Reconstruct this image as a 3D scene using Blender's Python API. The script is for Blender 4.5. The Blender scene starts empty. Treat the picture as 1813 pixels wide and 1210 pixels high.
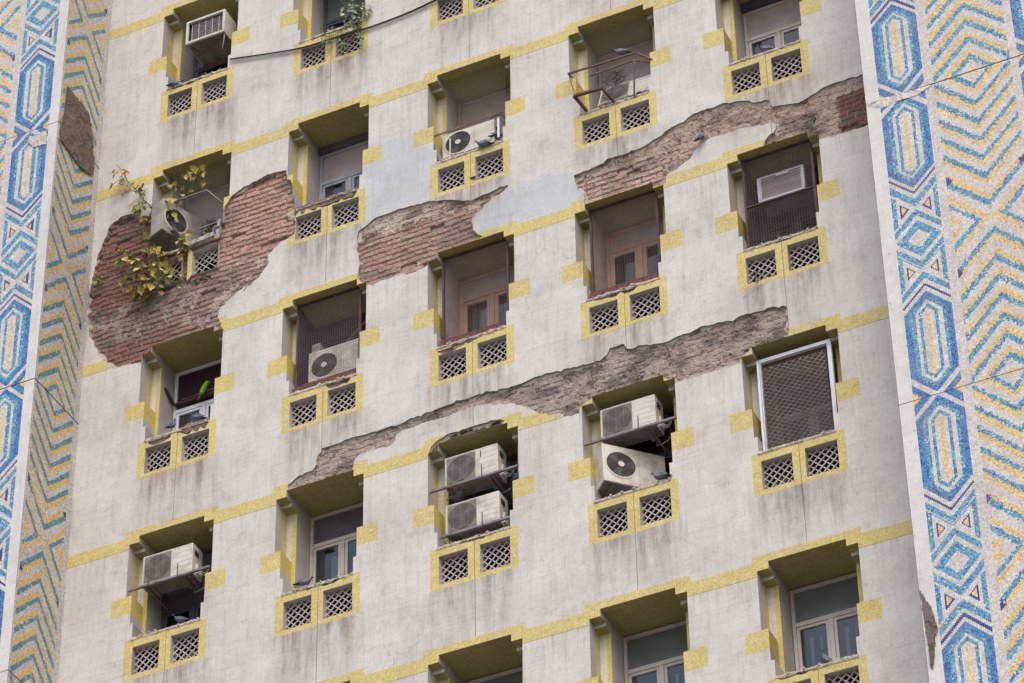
CAMD={'f': 6198.35265038753, 'R': [[0.90239604, 0.28470679, 0.32345546], [0.43062829, -0.56881519, -0.70072003], [-0.01551338, 0.77161605, -0.63589937]], 'pos': [19.84783, -32.09787, -37.59922], 'P': 2.2118155169493523, 'bo': [-0.01066, 0.00877, 0.02046, -0.00192, -0.01157], 'fo': [0.0, 0.00223, -0.01565, 0.00791, 0.00878]}
D={'birdpos': {'a': (-0.364, 0.0, -1.525),
             'b': (4.664, -0.03, -4.839),
             'c': (4.808, 0.2, -4.538),
             'd': (6.809, -0.13, -4.092),
             'e': (8.769, 0.25, -4.557),
             'f': (7.9, -0.02, -6.031),
             'g': (-0.314, 0.4, -7.718),
             'h': (-0.041, 0.55, -7.56),
             'i': (1.843, 0.35, -11.091),
             'j': (7.007, 0.0, -11.373),
             'k': (8.736, 0.5, -14.323),
             'l': (-0.053, 0.4, -11.051),
             'm': (4.117, 0.25, -10.498),
             'p': (0.09, 0.55, -7.107)},
 'blue': {'a': [(2.8, -4.036), (3.078, -4.118), (3.585, -4.177), (3.692, -4.478), (3.85, -4.543), (3.954, -4.989), (3.84, -5.487), (4.082, -5.584), (3.3, -5.418), (2.907, -5.533), (2.741, -5.572), (2.863, -5.474)],
          'b': [(5.064, -5.812), (5.532, -5.732), (5.966, -5.867), (6.026, -6.086), (6.12, -6.297), (6.133, -6.403), (5.951, -6.654), (4.589, -6.481), (4.471, -6.334), (4.525, -6.1), (4.747, -5.983), (4.962, -5.863)]},
 'cable': [(0.549, -1.433), (0.961, -1.541), (1.719, -1.72), (2.278, -1.757), (2.833, -1.793), (3.293, -1.789), (3.658, -1.756), (4.022, -1.7), (5.106, -1.545)],
 'dmg': {'P1': [(-1.604, -5.132), (-1.593, -4.994), (-1.567, -4.766), (-1.507, -4.43), (-1.419, -4.175), (-1.367, -4.001), (-1.29, -3.898), (-1.166, -3.849), (-1.041, -3.833), (-0.823, -3.953), (-0.619, -4.049), (-0.294, -4.085), (0.537, -4.415), (0.564, -4.33), (0.642, -4.216), (0.741, -4.135), (0.862, -4.075), (1.004, -4.048), (1.126, -4.024), (1.247, -4.001), (1.39, -4.01), (1.554, -4.04),
                (1.583, -4.209), (1.663, -4.325), (1.718, -4.694), (1.726, -5.31), (1.612, -5.347), (1.512, -5.367), (1.434, -5.43), (1.318, -5.524), (1.314, -5.709), (1.209, -5.853), (1.073, -5.963), (0.917, -6.065), (0.974, -5.955), (0.749, -6.107), (0.549, -6.243), (0.543, -6.371), (0.607, -6.554), (0.647, -6.661), (0.527, -6.758), (-0.55, -6.767), (-0.697, -6.734), (-0.837, -6.734),
                (-1.117, -6.703), (-1.221, -6.574), (-1.325, -6.413), (-1.436, -6.192), (-1.493, -6.038), (-1.546, -5.937), (-1.595, -5.651), (-1.624, -5.373), (-1.634, -5.1)],
         'P2': [(2.73, -6.52), (2.729, -6.415), (2.748, -6.24), (2.731, -6.102), (2.715, -5.965), (2.708, -5.777), (2.729, -5.652), (2.818, -5.607), (2.907, -5.536), (3.019, -5.5), (3.266, -5.491), (3.534, -5.504), (3.802, -5.531), (4.023, -5.593), (4.2, -5.636), (4.353, -5.724), (4.463, -5.768), (4.595, -5.755), (4.77, -5.719), (4.902, -5.706), (5.011, -5.697), (4.999, -5.745), (4.9, -5.824),
                (4.79, -5.885), (4.659, -5.912), (4.625, -5.991), (4.548, -6.039), (4.482, -6.078), (4.47, -6.179), (4.48, -6.313), (4.555, -6.433), (4.63, -6.481), (4.085, -6.588), (3.998, -6.657), (3.845, -6.676), (3.79, -6.68), (3.692, -6.72), (3.582, -6.73), (3.362, -6.697), (3.142, -6.69), (2.921, -6.697), (2.843, -6.667)],
         'P3': [(6.003, -5.911), (6.142, -5.915), (6.314, -5.893), (6.442, -5.892), (6.508, -5.827), (6.657, -5.848), (6.848, -5.835), (7.04, -5.821), (7.169, -5.769), (7.298, -5.717), (7.449, -5.648), (7.599, -5.618), (7.771, -5.544), (7.877, -5.522), (8.065, -5.535), (8.192, -5.522), (8.356, -5.565), (8.521, -5.608), (8.64, -5.685), (8.819, -5.721), (8.891, -5.882), (8.993, -5.899),
                (9.175, -5.936), (9.256, -5.957), (9.361, -5.923), (9.507, -5.88), (9.634, -5.829), (9.798, -5.82), (9.96, -5.824), (10.183, -5.833), (10.365, -5.827), (10.327, -6.717), (10.156, -6.735), (9.925, -6.741), (9.764, -6.751), (9.514, -6.717), (9.387, -6.659), (8.725, -6.515), (8.729, -6.437), (8.783, -6.369), (8.866, -6.332), (8.91, -6.27), (8.922, -6.204), (8.806, -6.146),
                (8.613, -6.116), (8.408, -6.082), (8.157, -6.085), (7.994, -6.07), (7.864, -6.095), (7.778, -6.177), (7.711, -6.28), (7.604, -6.339), (7.471, -6.441), (7.368, -6.466), (7.32, -6.537), (7.308, -6.613), (7.162, -6.594), (6.186, -6.546), (6.134, -6.495), (6.14, -6.305), (6.069, -6.225), (6.018, -6.062), (5.988, -5.946)],
         'P4': [(1.734, -9.7), (1.904, -9.591), (2.098, -9.585), (2.161, -9.511), (2.159, -9.439), (2.242, -9.274), (2.306, -9.261), (2.479, -9.26), (2.693, -9.239), (2.951, -9.256), (3.164, -9.259), (3.377, -9.261), (3.504, -9.234), (3.695, -9.229), (3.801, -9.218), (4.012, -9.209), (4.222, -9.176), (4.432, -9.19), (4.641, -9.181), (4.85, -9.207), (4.966, -9.225), (5.132, -9.213),
                (5.298, -9.177), (5.505, -9.179), (5.71, -9.206), (5.936, -9.216), (6.12, -9.235), (6.263, -9.239), (6.367, -9.181), (6.411, -9.089), (6.533, -9.086), (6.624, -9.096), (6.641, -9.174), (6.752, -9.203), (6.874, -9.199), (7.012, -9.262), (7.133, -9.271), (7.294, -9.259), (7.718, -9.2), (7.877, -9.211), (8.113, -9.263), (8.254, -9.232), (8.411, -9.243), (8.545, -9.246),
                (8.643, -9.247), (8.836, -9.296), (8.837, -9.569), (8.832, -9.767), (8.826, -9.825), (8.339, -9.81), (8.194, -9.922), (8.176, -9.97), (8.015, -9.966), (7.971, -9.98), (7.676, -9.966), (7.339, -9.962), (7.299, -9.97), (7.107, -9.812), (6.131, -9.81), (5.976, -9.908), (5.953, -10.005), (5.731, -9.973), (5.57, -9.881), (5.368, -9.762), (5.227, -9.653), (5.084, -9.543),
                (4.962, -9.475), (4.928, -9.487), (4.743, -9.409), (4.556, -9.366), (4.431, -9.358), (4.305, -9.349), (4.116, -9.378), (3.948, -9.367), (3.801, -9.363), (3.653, -9.383), (3.484, -9.383), (3.357, -9.423), (3.294, -9.544), (3.209, -9.575), (3.018, -9.556), (2.784, -9.582), (2.721, -9.656), (2.701, -9.721), (2.703, -9.852), (2.532, -9.853), (1.758, -9.792)],
         'P5': [(3.812, -9.896), (3.886, -9.764), (4.066, -9.679), (4.245, -9.677), (4.554, -9.665), (4.797, -9.686), (4.893, -9.738), (4.86, -9.791), (4.762, -9.849), (3.984, -9.882)]},
 'leaves': [(-1.199, -3.058), (-1.054, -3.166), (-1.193, -3.259), (-1.067, -3.297), (-0.828, -3.406), (-0.777, -3.562), (-0.973, -3.618), (-0.909, -3.815), (-0.638, -3.777), (-0.64, -3.922), (-0.775, -3.941), (-0.702, -4.116), (-0.904, -4.06), (-0.719, -4.35), (-0.655, -4.568), (-0.732, -4.657), (-0.412, -4.829), (-0.354, -4.946), (-0.269, -3.851), (-0.333, -3.63), (-0.144, -4.047),
            (-0.314, -4.173), (-0.215, -4.285), (0.108, -3.686), (0.03, -3.801), (-0.022, -3.584), (0.143, -3.566), (0.294, -3.688), (-0.338, -4.308), (-0.266, -4.48), (-0.021, -4.839), (-0.108, -4.947), (-0.027, -4.931), (-0.915, -4.895), (-0.861, -4.75), (-0.843, -4.876), (-0.721, -5.018), (-0.496, -5.163), (-0.43, -5.247), (-0.718, -5.231), (-0.151, -5.483), (-0.259, -5.383), (-0.356, -5.463),
            (-0.862, -5.247), (-0.835, -5.351), (-0.637, -5.215), (-0.334, -5.119), (-0.076, -5.36), (-1.459, -4.995), (-1.497, -5.051), (-1.404, -4.275), (-1.478, -4.27), (-0.567, -5.359), (-0.726, -5.439), (-0.393, -5.167), (-0.287, -5.232), (-0.538, -5.511), (-0.68, -5.527), (-0.202, -5.288), (-0.65, -4.998), (-0.871, -5.431), (-0.805, -5.503), (-0.35, -5.582), (-0.797, -5.13)],
 'leavesB': [(2.461, -1.245), (2.53, -1.226), (2.621, -1.292), (2.682, -1.356), (2.742, -1.358), (2.801, -1.297), (2.863, -1.473), (2.494, -1.447), (2.585, -1.524), (2.654, -1.518), (2.553, -1.386), (2.613, -1.388), (2.723, -1.461), (2.764, -1.541), (2.596, -1.616), (2.657, -1.717), (2.588, -1.748), (2.706, -1.664), (2.738, -1.801), (2.772, -1.421), (2.126, -1.558), (2.168, -1.626),
             (2.202, -1.838), (2.166, -2.006), (2.271, -1.807), (2.285, -2.009), (2.3, -1.733), (2.421, -1.835), (2.502, -1.956), (2.454, -2.009), (2.563, -2.007), (2.475, -2.079), (2.75, -1.929), (2.791, -2.058), (2.84, -2.018), (2.762, -2.106), (2.524, -2.039), (2.795, -1.617), (2.676, -1.601), (2.705, -1.577), (2.634, -1.459)],
 'patchL': [(-2.104, -2.838), (-1.802, -2.83), (-1.79, -3.101), (-1.893, -3.102), (-2.028, -3.069), (-2.085, -2.957)],
 'patchR': [(10.511, -7.483), (11.411, -7.522), (11.181, -7.609), (10.864, -7.619), (10.731, -7.647), (10.623, -7.602), (10.517, -7.522)],
 'pierchip': [(10.515, -14.942), (10.589, -15.139), (10.626, -15.201), (10.643, -15.321), (10.68, -15.529), (10.636, -15.613), (10.611, -15.799), (10.587, -15.969), (10.56, -16.025), (10.548, -16.005), (10.549, -15.699), (10.54, -15.501), (10.532, -15.286), (10.524, -15.069)],
 'retpatch': [(-1.029, -1.925), (-0.869, -1.936), (-0.678, -1.933), (-0.452, -1.946), (-0.345, -2.038), (-0.301, -2.272), (-0.23, -2.459), (-0.165, -2.741), (-0.153, -2.976), (-0.255, -3.059), (-0.409, -3.096), (-0.596, -3.116), (-0.725, -3.089), (-0.854, -3.063), (-0.98, -3.056), (-1.077, -3.026), (-1.112, -2.878), (-1.073, -2.693), (-1.033, -2.391)],
 'twigs': [[(-0.444, -5.554), (-0.545, -5.235), (-0.608, -4.856), (-0.686, -4.588), (-0.594, -4.384), (-0.528, -4.072), (-0.734, -3.771), (-0.852, -3.553), (-1.015, -3.315), (-1.138, -3.042), (-1.255, -2.87)], [(-0.444, -5.554), (-0.289, -5.403), (-0.181, -5.14), (-0.068, -4.947)], [(-0.444, -5.554), (-0.643, -5.315), (-0.835, -5.194)],
           [(-0.162, -3.927), (-0.066, -3.771), (0.05, -3.597), (0.171, -3.512)], [(-0.382, -4.467), (-0.273, -4.173), (-0.162, -3.927)], [(-0.608, -4.856), (-0.747, -4.945), (-0.905, -4.741)], [(-0.444, -5.554), (-0.335, -5.315), (-0.473, -5.05)]]}
EXPOSURE=0.45
import bpy, math, random
import numpy as np
from mathutils import Vector, Matrix, noise as mnoise
from mathutils.geometry import delaunay_2d_cdt
random.seed(7); rng=np.random.default_rng(11)
Z0=39.2; H=3.3; P=CAMD['P']
sc=bpy.context.scene; col=sc.collection
# ---------------------------------------------------------------- materials
class NB:
    def __init__(s,name,rough=.8,spec=.3,metal=0.):
        s.m=bpy.data.materials.new(name); s.m.use_nodes=True; s.t=s.m.node_tree
        s.b=s.t.nodes['Principled BSDF']; s.b.inputs['Roughness'].default_value=rough
        s.b.inputs['Specular IOR Level'].default_value=spec; s.b.inputs['Metallic'].default_value=metal
    def n(s,k,**kw):
        x=s.t.nodes.new(k)
        for a,b in kw.items(): setattr(x,a,b)
        return x
    def ln(s,a,b): s.t.links.new(a,b)
    def put(s,inp,v):
        if isinstance(v,bpy.types.NodeSocket): s.ln(v,inp)
        elif v is not None: inp.default_value=v
    def ma(s,op,a,b=None,c=None,clamp=False):
        x=s.n('ShaderNodeMath',operation=op); x.use_clamp=clamp
        for i,v in enumerate((a,b,c)): s.put(x.inputs[i],v)
        return x.outputs[0]
    def pos(s):
        g=s.n('ShaderNodeNewGeometry'); return g.outputs['Position']
    def xyz(s,v):
        x=s.n('ShaderNodeSeparateXYZ'); s.ln(v,x.inputs[0]); return x.outputs
    def vec(s,a,b,c):
        x=s.n('ShaderNodeCombineXYZ')
        for i,v in enumerate((a,b,c)): s.put(x.inputs[i],v)
        return x.outputs[0]
    def noise(s,v,scale,detail=3,rough=.6):
        x=s.n('ShaderNodeTexNoise'); s.put(x.inputs['Vector'],v); x.inputs['Scale'].default_value=scale
        x.inputs['Detail'].default_value=detail; x.inputs['Roughness'].default_value=rough; return x.outputs['Fac']
    def white(s,v):
        x=s.n('ShaderNodeTexWhiteNoise'); s.put(x.inputs['Vector'],v); return x.outputs['Value']
    def ramp(s,f,a,b,lo=0.,hi=1.):
        x=s.n('ShaderNodeMapRange'); s.put(x.inputs[0],f); x.inputs[1].default_value=a; x.inputs[2].default_value=b
        x.inputs[3].default_value=lo; x.inputs[4].default_value=hi; x.clamp=True; return x.outputs[0]
    def mix(s,f,a,b,mode='MIX'):
        x=s.n('ShaderNodeMix',data_type='RGBA',blend_type=mode); s.put(x.inputs[0],f)
        for i,v in ((6,a),(7,b)):
            s.put(x.inputs[i],(*v,1) if isinstance(v,tuple) and len(v)==3 else v)
        return x.outputs[2]
    def grey(s,f): return s.vec(f,f,f)
    def base(s,v): s.put(s.b.inputs['Base Color'],(*v,1) if isinstance(v,tuple) and len(v)==3 else v)
    def bump(s,h,st,dist=.01):
        x=s.n('ShaderNodeBump'); x.inputs['Strength'].default_value=st; x.inputs['Distance'].default_value=dist
        s.ln(h,x.inputs['Height']); s.ln(x.outputs[0],s.b.inputs['Normal'])
def lin(c):
    return tuple(((v/255+.055)/1.055)**2.4 if v>10 else v/255/12.92 for v in c)
def tilemat(name,base,dirt=.5,ax='z',speck=.10,dirtcol=(.16,.13,.115),wear=0.,wearcol=(.60,.57,.52)):
    m=NB(name,.55,.35); p=m.pos(); x,y,z=m.xyz(p)
    tx=m.ma('MULTIPLY',x,50.); ty=m.ma('MULTIPLY',y,50.); tz=m.ma('MULTIPLY',z,50.)
    cell=m.vec(m.ma('FLOOR',tx),m.ma('FLOOR',ty),m.ma('FLOOR',tz))
    w=m.white(cell)
    gx=m.ma('ABSOLUTE',m.ma('SUBTRACT',m.ma('FRACT',tx),.5)); gz=m.ma('ABSOLUTE',m.ma('SUBTRACT',m.ma('FRACT',tz),.5))
    g=m.ramp(m.ma('MAXIMUM',gx,gz),.42,.47)
    sh=m.white(m.vec(m.ma('FLOOR',m.ma('DIVIDE',x,.305)),0.,m.ma('FLOOR',m.ma('DIVIDE',z,.305))))
    big=m.noise(p,.9,5,.65); med=m.noise(p,4.5,5,.7)
    st=m.noise(m.vec(m.ma('MULTIPLY',x,7.),m.ma('MULTIPLY',y,7.),m.ma('MULTIPLY',z,.7)),1.,5,.7)
    fine=m.noise(p,26.,4,.75)
    # dirt below the vent grilles
    u=m.ma('SUBTRACT',x,m.ma('MULTIPLY',m.ma('ROUND',m.ma('DIVIDE',x,P)),P)); u=m.ma('ABSOLUTE',u)
    d=m.ma('SUBTRACT',Z0-2.2,z); d=m.ma('SUBTRACT',d,m.ma('MULTIPLY',m.ma('FLOOR',m.ma('DIVIDE',d,H)),H))
    ug=m.ma('MULTIPLY',m.ramp(u,.72,.45),m.ramp(d,1.05,.0)); ug=m.ma('MULTIPLY',ug,m.ramp(st,.32,.62))
    rowb=m.white(m.vec(m.ma('FLOOR',m.ma('MULTIPLY',m.ma('ADD',u,m.ma('MULTIPLY',sh,.1)),11.)),0.,m.ma('FLOOR',m.ma('MULTIPLY',z,3.))))
    hl=m.ramp(m.noise(m.vec(m.ma('MULTIPLY',x,1.3),0.,m.ma('MULTIPLY',z,16.)),1.,3,.6),.62,.78)
    f=m.ma('MULTIPLY',m.ramp(big,.42,.72),.35)
    f=m.ma('ADD',f,m.ma('MULTIPLY',m.ramp(st,.5,.85),.38))
    f=m.ma('ADD',f,m.ma('MULTIPLY',m.ramp(med,.52,.8),.30))
    f=m.ma('ADD',f,m.ma('MULTIPLY',ug,.95))
    f=m.ma('ADD',f,m.ma('MULTIPLY',hl,.16))
    b2=m.noise(m.vec(m.ma('MULTIPLY',x,1.),y,m.ma('MULTIPLY',z,.55)),2.1,6,.72); b3=m.noise(m.vec(m.ma('MULTIPLY',x,19.),m.ma('MULTIPLY',y,19.),m.ma('MULTIPLY',z,.9)),1.,4,.7)
    f=m.ma('ADD',f,m.ma('MULTIPLY',m.ramp(b2,.53,.74),.42))
    f=m.ma('ADD',f,m.ma('MULTIPLY',m.ma('MULTIPLY',m.ramp(b3,.56,.78),m.ramp(big,.42,.6)),.34))
    # drips running down from the yellow band line
    db=m.ma('SUBTRACT',Z0-.07,z); db=m.ma('SUBTRACT',db,m.ma('MULTIPLY',m.ma('FLOOR',m.ma('DIVIDE',db,H)),H))
    f=m.ma('ADD',f,m.ma('MULTIPLY',m.ma('MULTIPLY',m.ramp(db,.75,0.),m.ramp(b3,.5,.7)),.34))
    f=m.ma('MULTIPLY',f,dirt,None,True)
    hue=m.noise(p,1.3,3,.6)
    dc=m.mix(m.ramp(hue,.4,.6),dirtcol,(dirtcol[0]*1.35,dirtcol[1]*1.12,dirtcol[2]*.98))
    c=m.mix(f,base,dc)
    vo=m.n('ShaderNodeTexVoronoi',feature='DISTANCE_TO_EDGE'); wv=m.n('ShaderNodeVectorMath',operation='ADD'); nv=m.n('ShaderNodeTexNoise'); nv.inputs['Scale'].default_value=3.; nv.inputs['Detail'].default_value=5
    m.ln(p,nv.inputs['Vector']); sc_=m.n('ShaderNodeVectorMath',operation='SCALE'); m.ln(nv.outputs['Color'],sc_.inputs[0]); sc_.inputs['Scale'].default_value=.55
    m.ln(p,wv.inputs[0]); m.ln(sc_.outputs[0],wv.inputs[1]); m.ln(wv.outputs[0],vo.inputs['Vector']); vo.inputs['Scale'].default_value=.62
    crk=m.ma('MULTIPLY',m.ramp(vo.outputs['Distance'],.0055,.002),m.ramp(m.noise(p,.8,2,.5),.56,.64,0.,.28))
    c=m.mix(crk,c,(.16,.13,.12))
    rs=m.noise(m.vec(m.ma('MULTIPLY',x,8.),m.ma('MULTIPLY',y,8.),m.ma('MULTIPLY',z,3.2)),1.,2,.5)
    c=m.mix(m.ramp(rs,.765,.80,0.,.5),c,(.26,.15,.11))
    if wear: c=m.mix(m.ma('MULTIPLY',m.ramp(m.noise(p,5.,5,.75),.50,.70),wear),c,wearcol)
    val=m.ma('ADD',1.-speck/2-.03,m.ma('MULTIPLY',w,speck))
    val=m.ma('ADD',val,m.ma('MULTIPLY',sh,.045))
    rw=m.white(m.vec(m.ma('FLOOR',m.ma('DIVIDE',x,.305)),1.,m.ma('FLOOR',tz))); cw=m.white(m.vec(m.ma('FLOOR',tx),2.,m.ma('FLOOR',m.ma('DIVIDE',z,.305))))
    val=m.ma('SUBTRACT',val,m.ma('MULTIPLY',m.ma('ADD',m.ramp(rw,.6,1.),m.ramp(cw,.7,1.)),m.ramp(m.noise(p,2.2,3,.6),.35,.7,.01,.09)))
    val=m.ma('SUBTRACT',val,m.ma('MULTIPLY',g,.30))
    blot=m.noise(p,9.,4,.8); val=m.ma('SUBTRACT',val,m.ramp(blot,.56,.72,0.,.13))
    seam=m.ma('ABSOLUTE',m.ma('SUBTRACT',m.ma('FRACT',m.ma('DIVIDE',z,.61)),.5)); sx=m.ma('ABSOLUTE',m.ma('SUBTRACT',m.ma('FRACT',m.ma('DIVIDE',x,.61)),.5))
    val=m.ma('SUBTRACT',val,m.ma('MULTIPLY',m.ramp(m.ma('MAXIMUM',seam,sx),.490,.497),m.ramp(m.noise(p,1.7,2,.5),.45,.65,0.,.22)))
    val=m.ma('SUBTRACT',val,m.ramp(fine,.58,.75,0.,.16))
    c=m.mix(1.,c,m.grey(val),'MULTIPLY')
    m.base(c); m.bump(g,.25,-.004)
    return m.m
def roughmat(name,base,dark,scale=6.,rough=.9,bump=.5,spec=.2,detail=6,lo=.4,hi=.7,metal=0.):
    m=NB(name,rough,spec,metal); tc=m.pos()
    a=m.noise(tc,scale,detail,.7); b=m.noise(tc,scale*7,4,.7)
    c=m.mix(m.ramp(a,lo,hi),base,dark); c=m.mix(m.ramp(b,.55,.8,0.,.5),c,dark)
    m.base(c)
    if bump: m.bump(m.ma('ADD',a,m.ma('MULTIPLY',b,.5)),bump,.01)
    return m.m
def attrmat(name,rough,bump=0.,scale=60.,spec=.3,vary=.0):
    m=NB(name,rough,spec); a=m.n('ShaderNodeAttribute',attribute_name='Col')
    c=a.outputs['Color']
    n1=m.noise(m.pos(),scale,5,.75)
    if vary: c=m.mix(1.,c,m.grey(m.ramp(n1,.25,.75,1-vary,1+vary)),'MULTIPLY')
    if name=='glass_mosaic':
        p=m.pos(); x,y,z=m.xyz(p); g1=m.noise(p,1.6,6,.7); g2=m.noise(m.vec(m.ma('MULTIPLY',x,9.),m.ma('MULTIPLY',y,9.),m.ma('MULTIPLY',z,.7)),1.,4,.7)
        c=m.mix(m.ma('ADD',m.ramp(g1,.48,.75,0.,.30),m.ramp(g2,.52,.75,0.,.22)),c,(.34,.30,.27))
    m.base(c)
    if bump: m.bump(n1,bump,.012)
    return m.m
WALL=(.655,.630,.600)
MT={}
MT['wall']=tilemat('wall_tiles',WALL,.80,dirtcol=(.215,.19,.175))
MT['yellow']=tilemat('yellow_tiles',(.64,.515,.180),.72,speck=.28,dirtcol=(.34,.29,.19),wear=.6,wearcol=(.64,.58,.42))
MT['blue']=tilemat('repainted_tiles',(.54,.575,.61),.75,dirtcol=(.27,.265,.275),wear=.7,wearcol=(.61,.59,.565))
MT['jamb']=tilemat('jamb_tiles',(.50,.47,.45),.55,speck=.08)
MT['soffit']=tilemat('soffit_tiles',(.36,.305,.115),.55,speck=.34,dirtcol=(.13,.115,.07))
MT['jambyellow']=tilemat('jamb_yellow_tiles',(.62,.50,.15),.4,speck=.24,dirtcol=(.30,.24,.13))
MT['edge']=roughmat('plaster_edge',(.42,.37,.33),(.12,.095,.08),20.)
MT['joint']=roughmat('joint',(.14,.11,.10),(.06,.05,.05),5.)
MT['sill']=roughmat('crumbling_cement',(.55,.50,.45),(.16,.13,.11),16.,bump=.8)
MT['rubble']=roughmat('rubble',(.27,.19,.155),(.09,.065,.055),18.,bump=1.)
MT['redbrick']=roughmat('sill_brick',(.20,.075,.06),(.08,.04,.04),22.,bump=.8)
MT['lattice']=roughmat('lattice_cement',(.64,.58,.56),(.38,.33,.32),9.,bump=.3)
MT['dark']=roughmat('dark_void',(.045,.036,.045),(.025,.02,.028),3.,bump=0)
MT['room']=roughmat('room_wall',(.17,.145,.165),(.09,.075,.09),1.5,bump=0)
MT['maroon']=roughmat('maroon_paint',(.115,.060,.072),(.05,.03,.035),8.,.6,bump=.2)
MT['wire']=roughmat('wire_mesh',(.30,.235,.215),(.16,.12,.115),9.,.6,bump=0)
MT['steel']=roughmat('painted_steel',(.26,.225,.25),(.13,.09,.09),9.,.55,bump=.2)
MT['rust']=roughmat('rusty_steel',(.20,.12,.12),(.07,.045,.045),12.,.7,bump=.3)
MT['acwhite']=roughmat('ageing_white_metal',(.64,.60,.54),(.32,.28,.23),5.,.5,bump=.1,lo=.46,hi=.74)
MT['acshaded']=roughmat('shaded_white_metal',(.42,.385,.35),(.20,.175,.155),4.,.6,bump=.15,lo=.35,hi=.7)  # darker copy of the white casing, cage shade put into the colour
MT['acgrey']=roughmat('ac_grille_grey',(.34,.31,.28),(.2,.18,.17),8.,.6,bump=0)
MT['acdark']=roughmat('ac_dark',(.05,.045,.045),(.03,.025,.03),6.,.6,bump=0)
MT['blade']=roughmat('fan_blade',(.16,.145,.15),(.08,.07,.07),6.,.5,bump=0)
MT['acunder']=roughmat('ac_underside',(.20,.18,.165),(.09,.08,.075),8.,.7,bump=.2)
MT['coil']=roughmat('ac_coil',(.42,.43,.50),(.25,.25,.31),14.,.4,bump=.2)
MT['framewhite']=roughmat('window_frame_paint',(.52,.465,.43),(.33,.28,.25),7.,.6,bump=.15,lo=.5,hi=.8)
MT['frameblue']=roughmat('window_frame_bluish',(.40,.43,.50),(.24,.25,.30),7.,.6,bump=.1)
MT['framepvc']=roughmat('window_frame_pvc',(.74,.76,.84),(.60,.60,.66),5.,.4,bump=.05)
MT['framedark']=roughmat('window_frame_dark',(.085,.085,.12),(.05,.05,.07),7.,.5,bump=.1)
MT['board']=roughmat('panel_board',(.46,.385,.39),(.33,.27,.28),4.,.7,bump=.1)
MT['boarddark']=roughmat('panel_board_dark',(.13,.115,.14),(.08,.065,.085),4.,.6,bump=.1)
MT['inner_dark']=roughmat('inner_dark',(.05,.048,.075),(.025,.025,.04),4.,.6,bump=.1)
MT['screen']=roughmat('insect_screen',(.13,.095,.09),(.08,.06,.06),6.,.8,bump=0)
MT['boardmaroon']=roughmat('panel_board_maroon',(.045,.018,.030),(.028,.013,.02),4.,.6,bump=.1)
MT['wood']=roughmat('light_wood',(.58,.36,.25),(.42,.25,.18),6.,.6,bump=.1)
MT['woodold']=roughmat('old_wood',(.10,.05,.05),(.05,.03,.03),10.,.8,bump=.3)
MT['curtain']=roughmat('curtain',(.55,.56,.52),(.40,.42,.40),3.,.9,bump=0)
MT['tealglass']=NB('painted_glass',.18,.5).m
def _teal():
    m=NB('painted_glass_teal',.16,1.0); p=m.pos()
    m.base(m.mix(m.ramp(m.noise(p,3.,4,.6),.3,.7),(.095,.125,.13),(.15,.175,.175))); return m.m
MT['tealglass']=_teal()
def _glass():
    m=NB('window_glass'); t=m.t
    tr=m.n('ShaderNodeBsdfTransparent'); tr.inputs[0].default_value=(.62,.68,.72,1)
    gl=m.n('ShaderNodeBsdfGlossy'); gl.inputs['Roughness'].default_value=.05; gl.inputs[0].default_value=(.9,.95,1,1)
    fr=m.n('ShaderNodeFresnel'); fr.inputs[0].default_value=1.85
    mx=m.n('ShaderNodeMixShader'); m.ln(fr.outputs[0],mx.inputs[0]); m.ln(tr.outputs[0],mx.inputs[1]); m.ln(gl.outputs[0],mx.inputs[2])
    m.ln(mx.outputs[0],t.nodes['Material Output'].inputs[0]); return m.m
MT['glass']=_glass()
MT['cable']=roughmat('cable_rubber',(.035,.03,.035),(.02,.02,.02),9.,.6,bump=0)
MT['pipe']=roughmat('pipe_wrap',(.42,.40,.38),(.2,.18,.17),9.,.6,bump=.2)
MT['bluebag']=roughmat('blue_plastic',(.07,.12,.26),(.04,.07,.16),12.,.4,bump=.6)
MT['pg_body']=roughmat('pigeon_grey',(.14,.165,.215),(.09,.10,.135),30.,.7,bump=.1)
MT['pg_wing']=roughmat('pigeon_wing',(.20,.225,.275),(.13,.15,.19),40.,.7,bump=.1)
MT['pg_dark']=roughmat('pigeon_dark',(.03,.045,.055),(.02,.03,.035),30.,.5,bump=0)
MT['pg_leg']=roughmat('pigeon_leg',(.40,.10,.09),(.3,.08,.07),30.,.6,bump=0)
MT['parrot']=roughmat('parrot_green',(.22,.46,.05),(.14,.32,.03),30.,.6,bump=0)
MT['parrottail']=roughmat('parrot_tail',(.06,.20,.06),(.04,.13,.05),30.,.6,bump=0)
MT['beakred']=roughmat('parrot_beak',(.5,.05,.03),(.4,.04,.03),30.,.5,bump=0)
MT['twig']=roughmat('twig_bark',(.16,.12,.10),(.08,.06,.05),30.,.8,bump=.3)
MT['net']=roughmat('net_string',(.30,.25,.23),(.2,.17,.16),9.,.7,bump=0)
MT['netpale']=roughmat('net_string_pale',(.42,.38,.36),(.22,.2,.19),9.,.7,bump=0)
MT['brickfield']=attrmat('exposed_brickwork',.92,.9,45.,.15,.35)
MT['mosaic']=attrmat('glass_mosaic',.5,0.,9.,.25,.12)
MT['grout']=roughmat('mosaic_grout',(.46,.43,.41),(.36,.33,.31),12.,.9)
MT['cement']=roughmat('cement_patch',(.47,.42,.38),(.33,.29,.26),7.,.9,bump=.6)
MT['ground']=roughmat('street_ground',(.24,.22,.20),(.16,.15,.14),.3,.9)
def _leaf():
    m=NB('peepal_leaf',.45,.4); a=m.n('ShaderNodeAttribute',attribute_name='Col'); m.base(a.outputs['Color'])
    m.b.inputs['Subsurface Weight'].default_value=0.; return m.m
MT['leaf']=_leaf()
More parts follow.
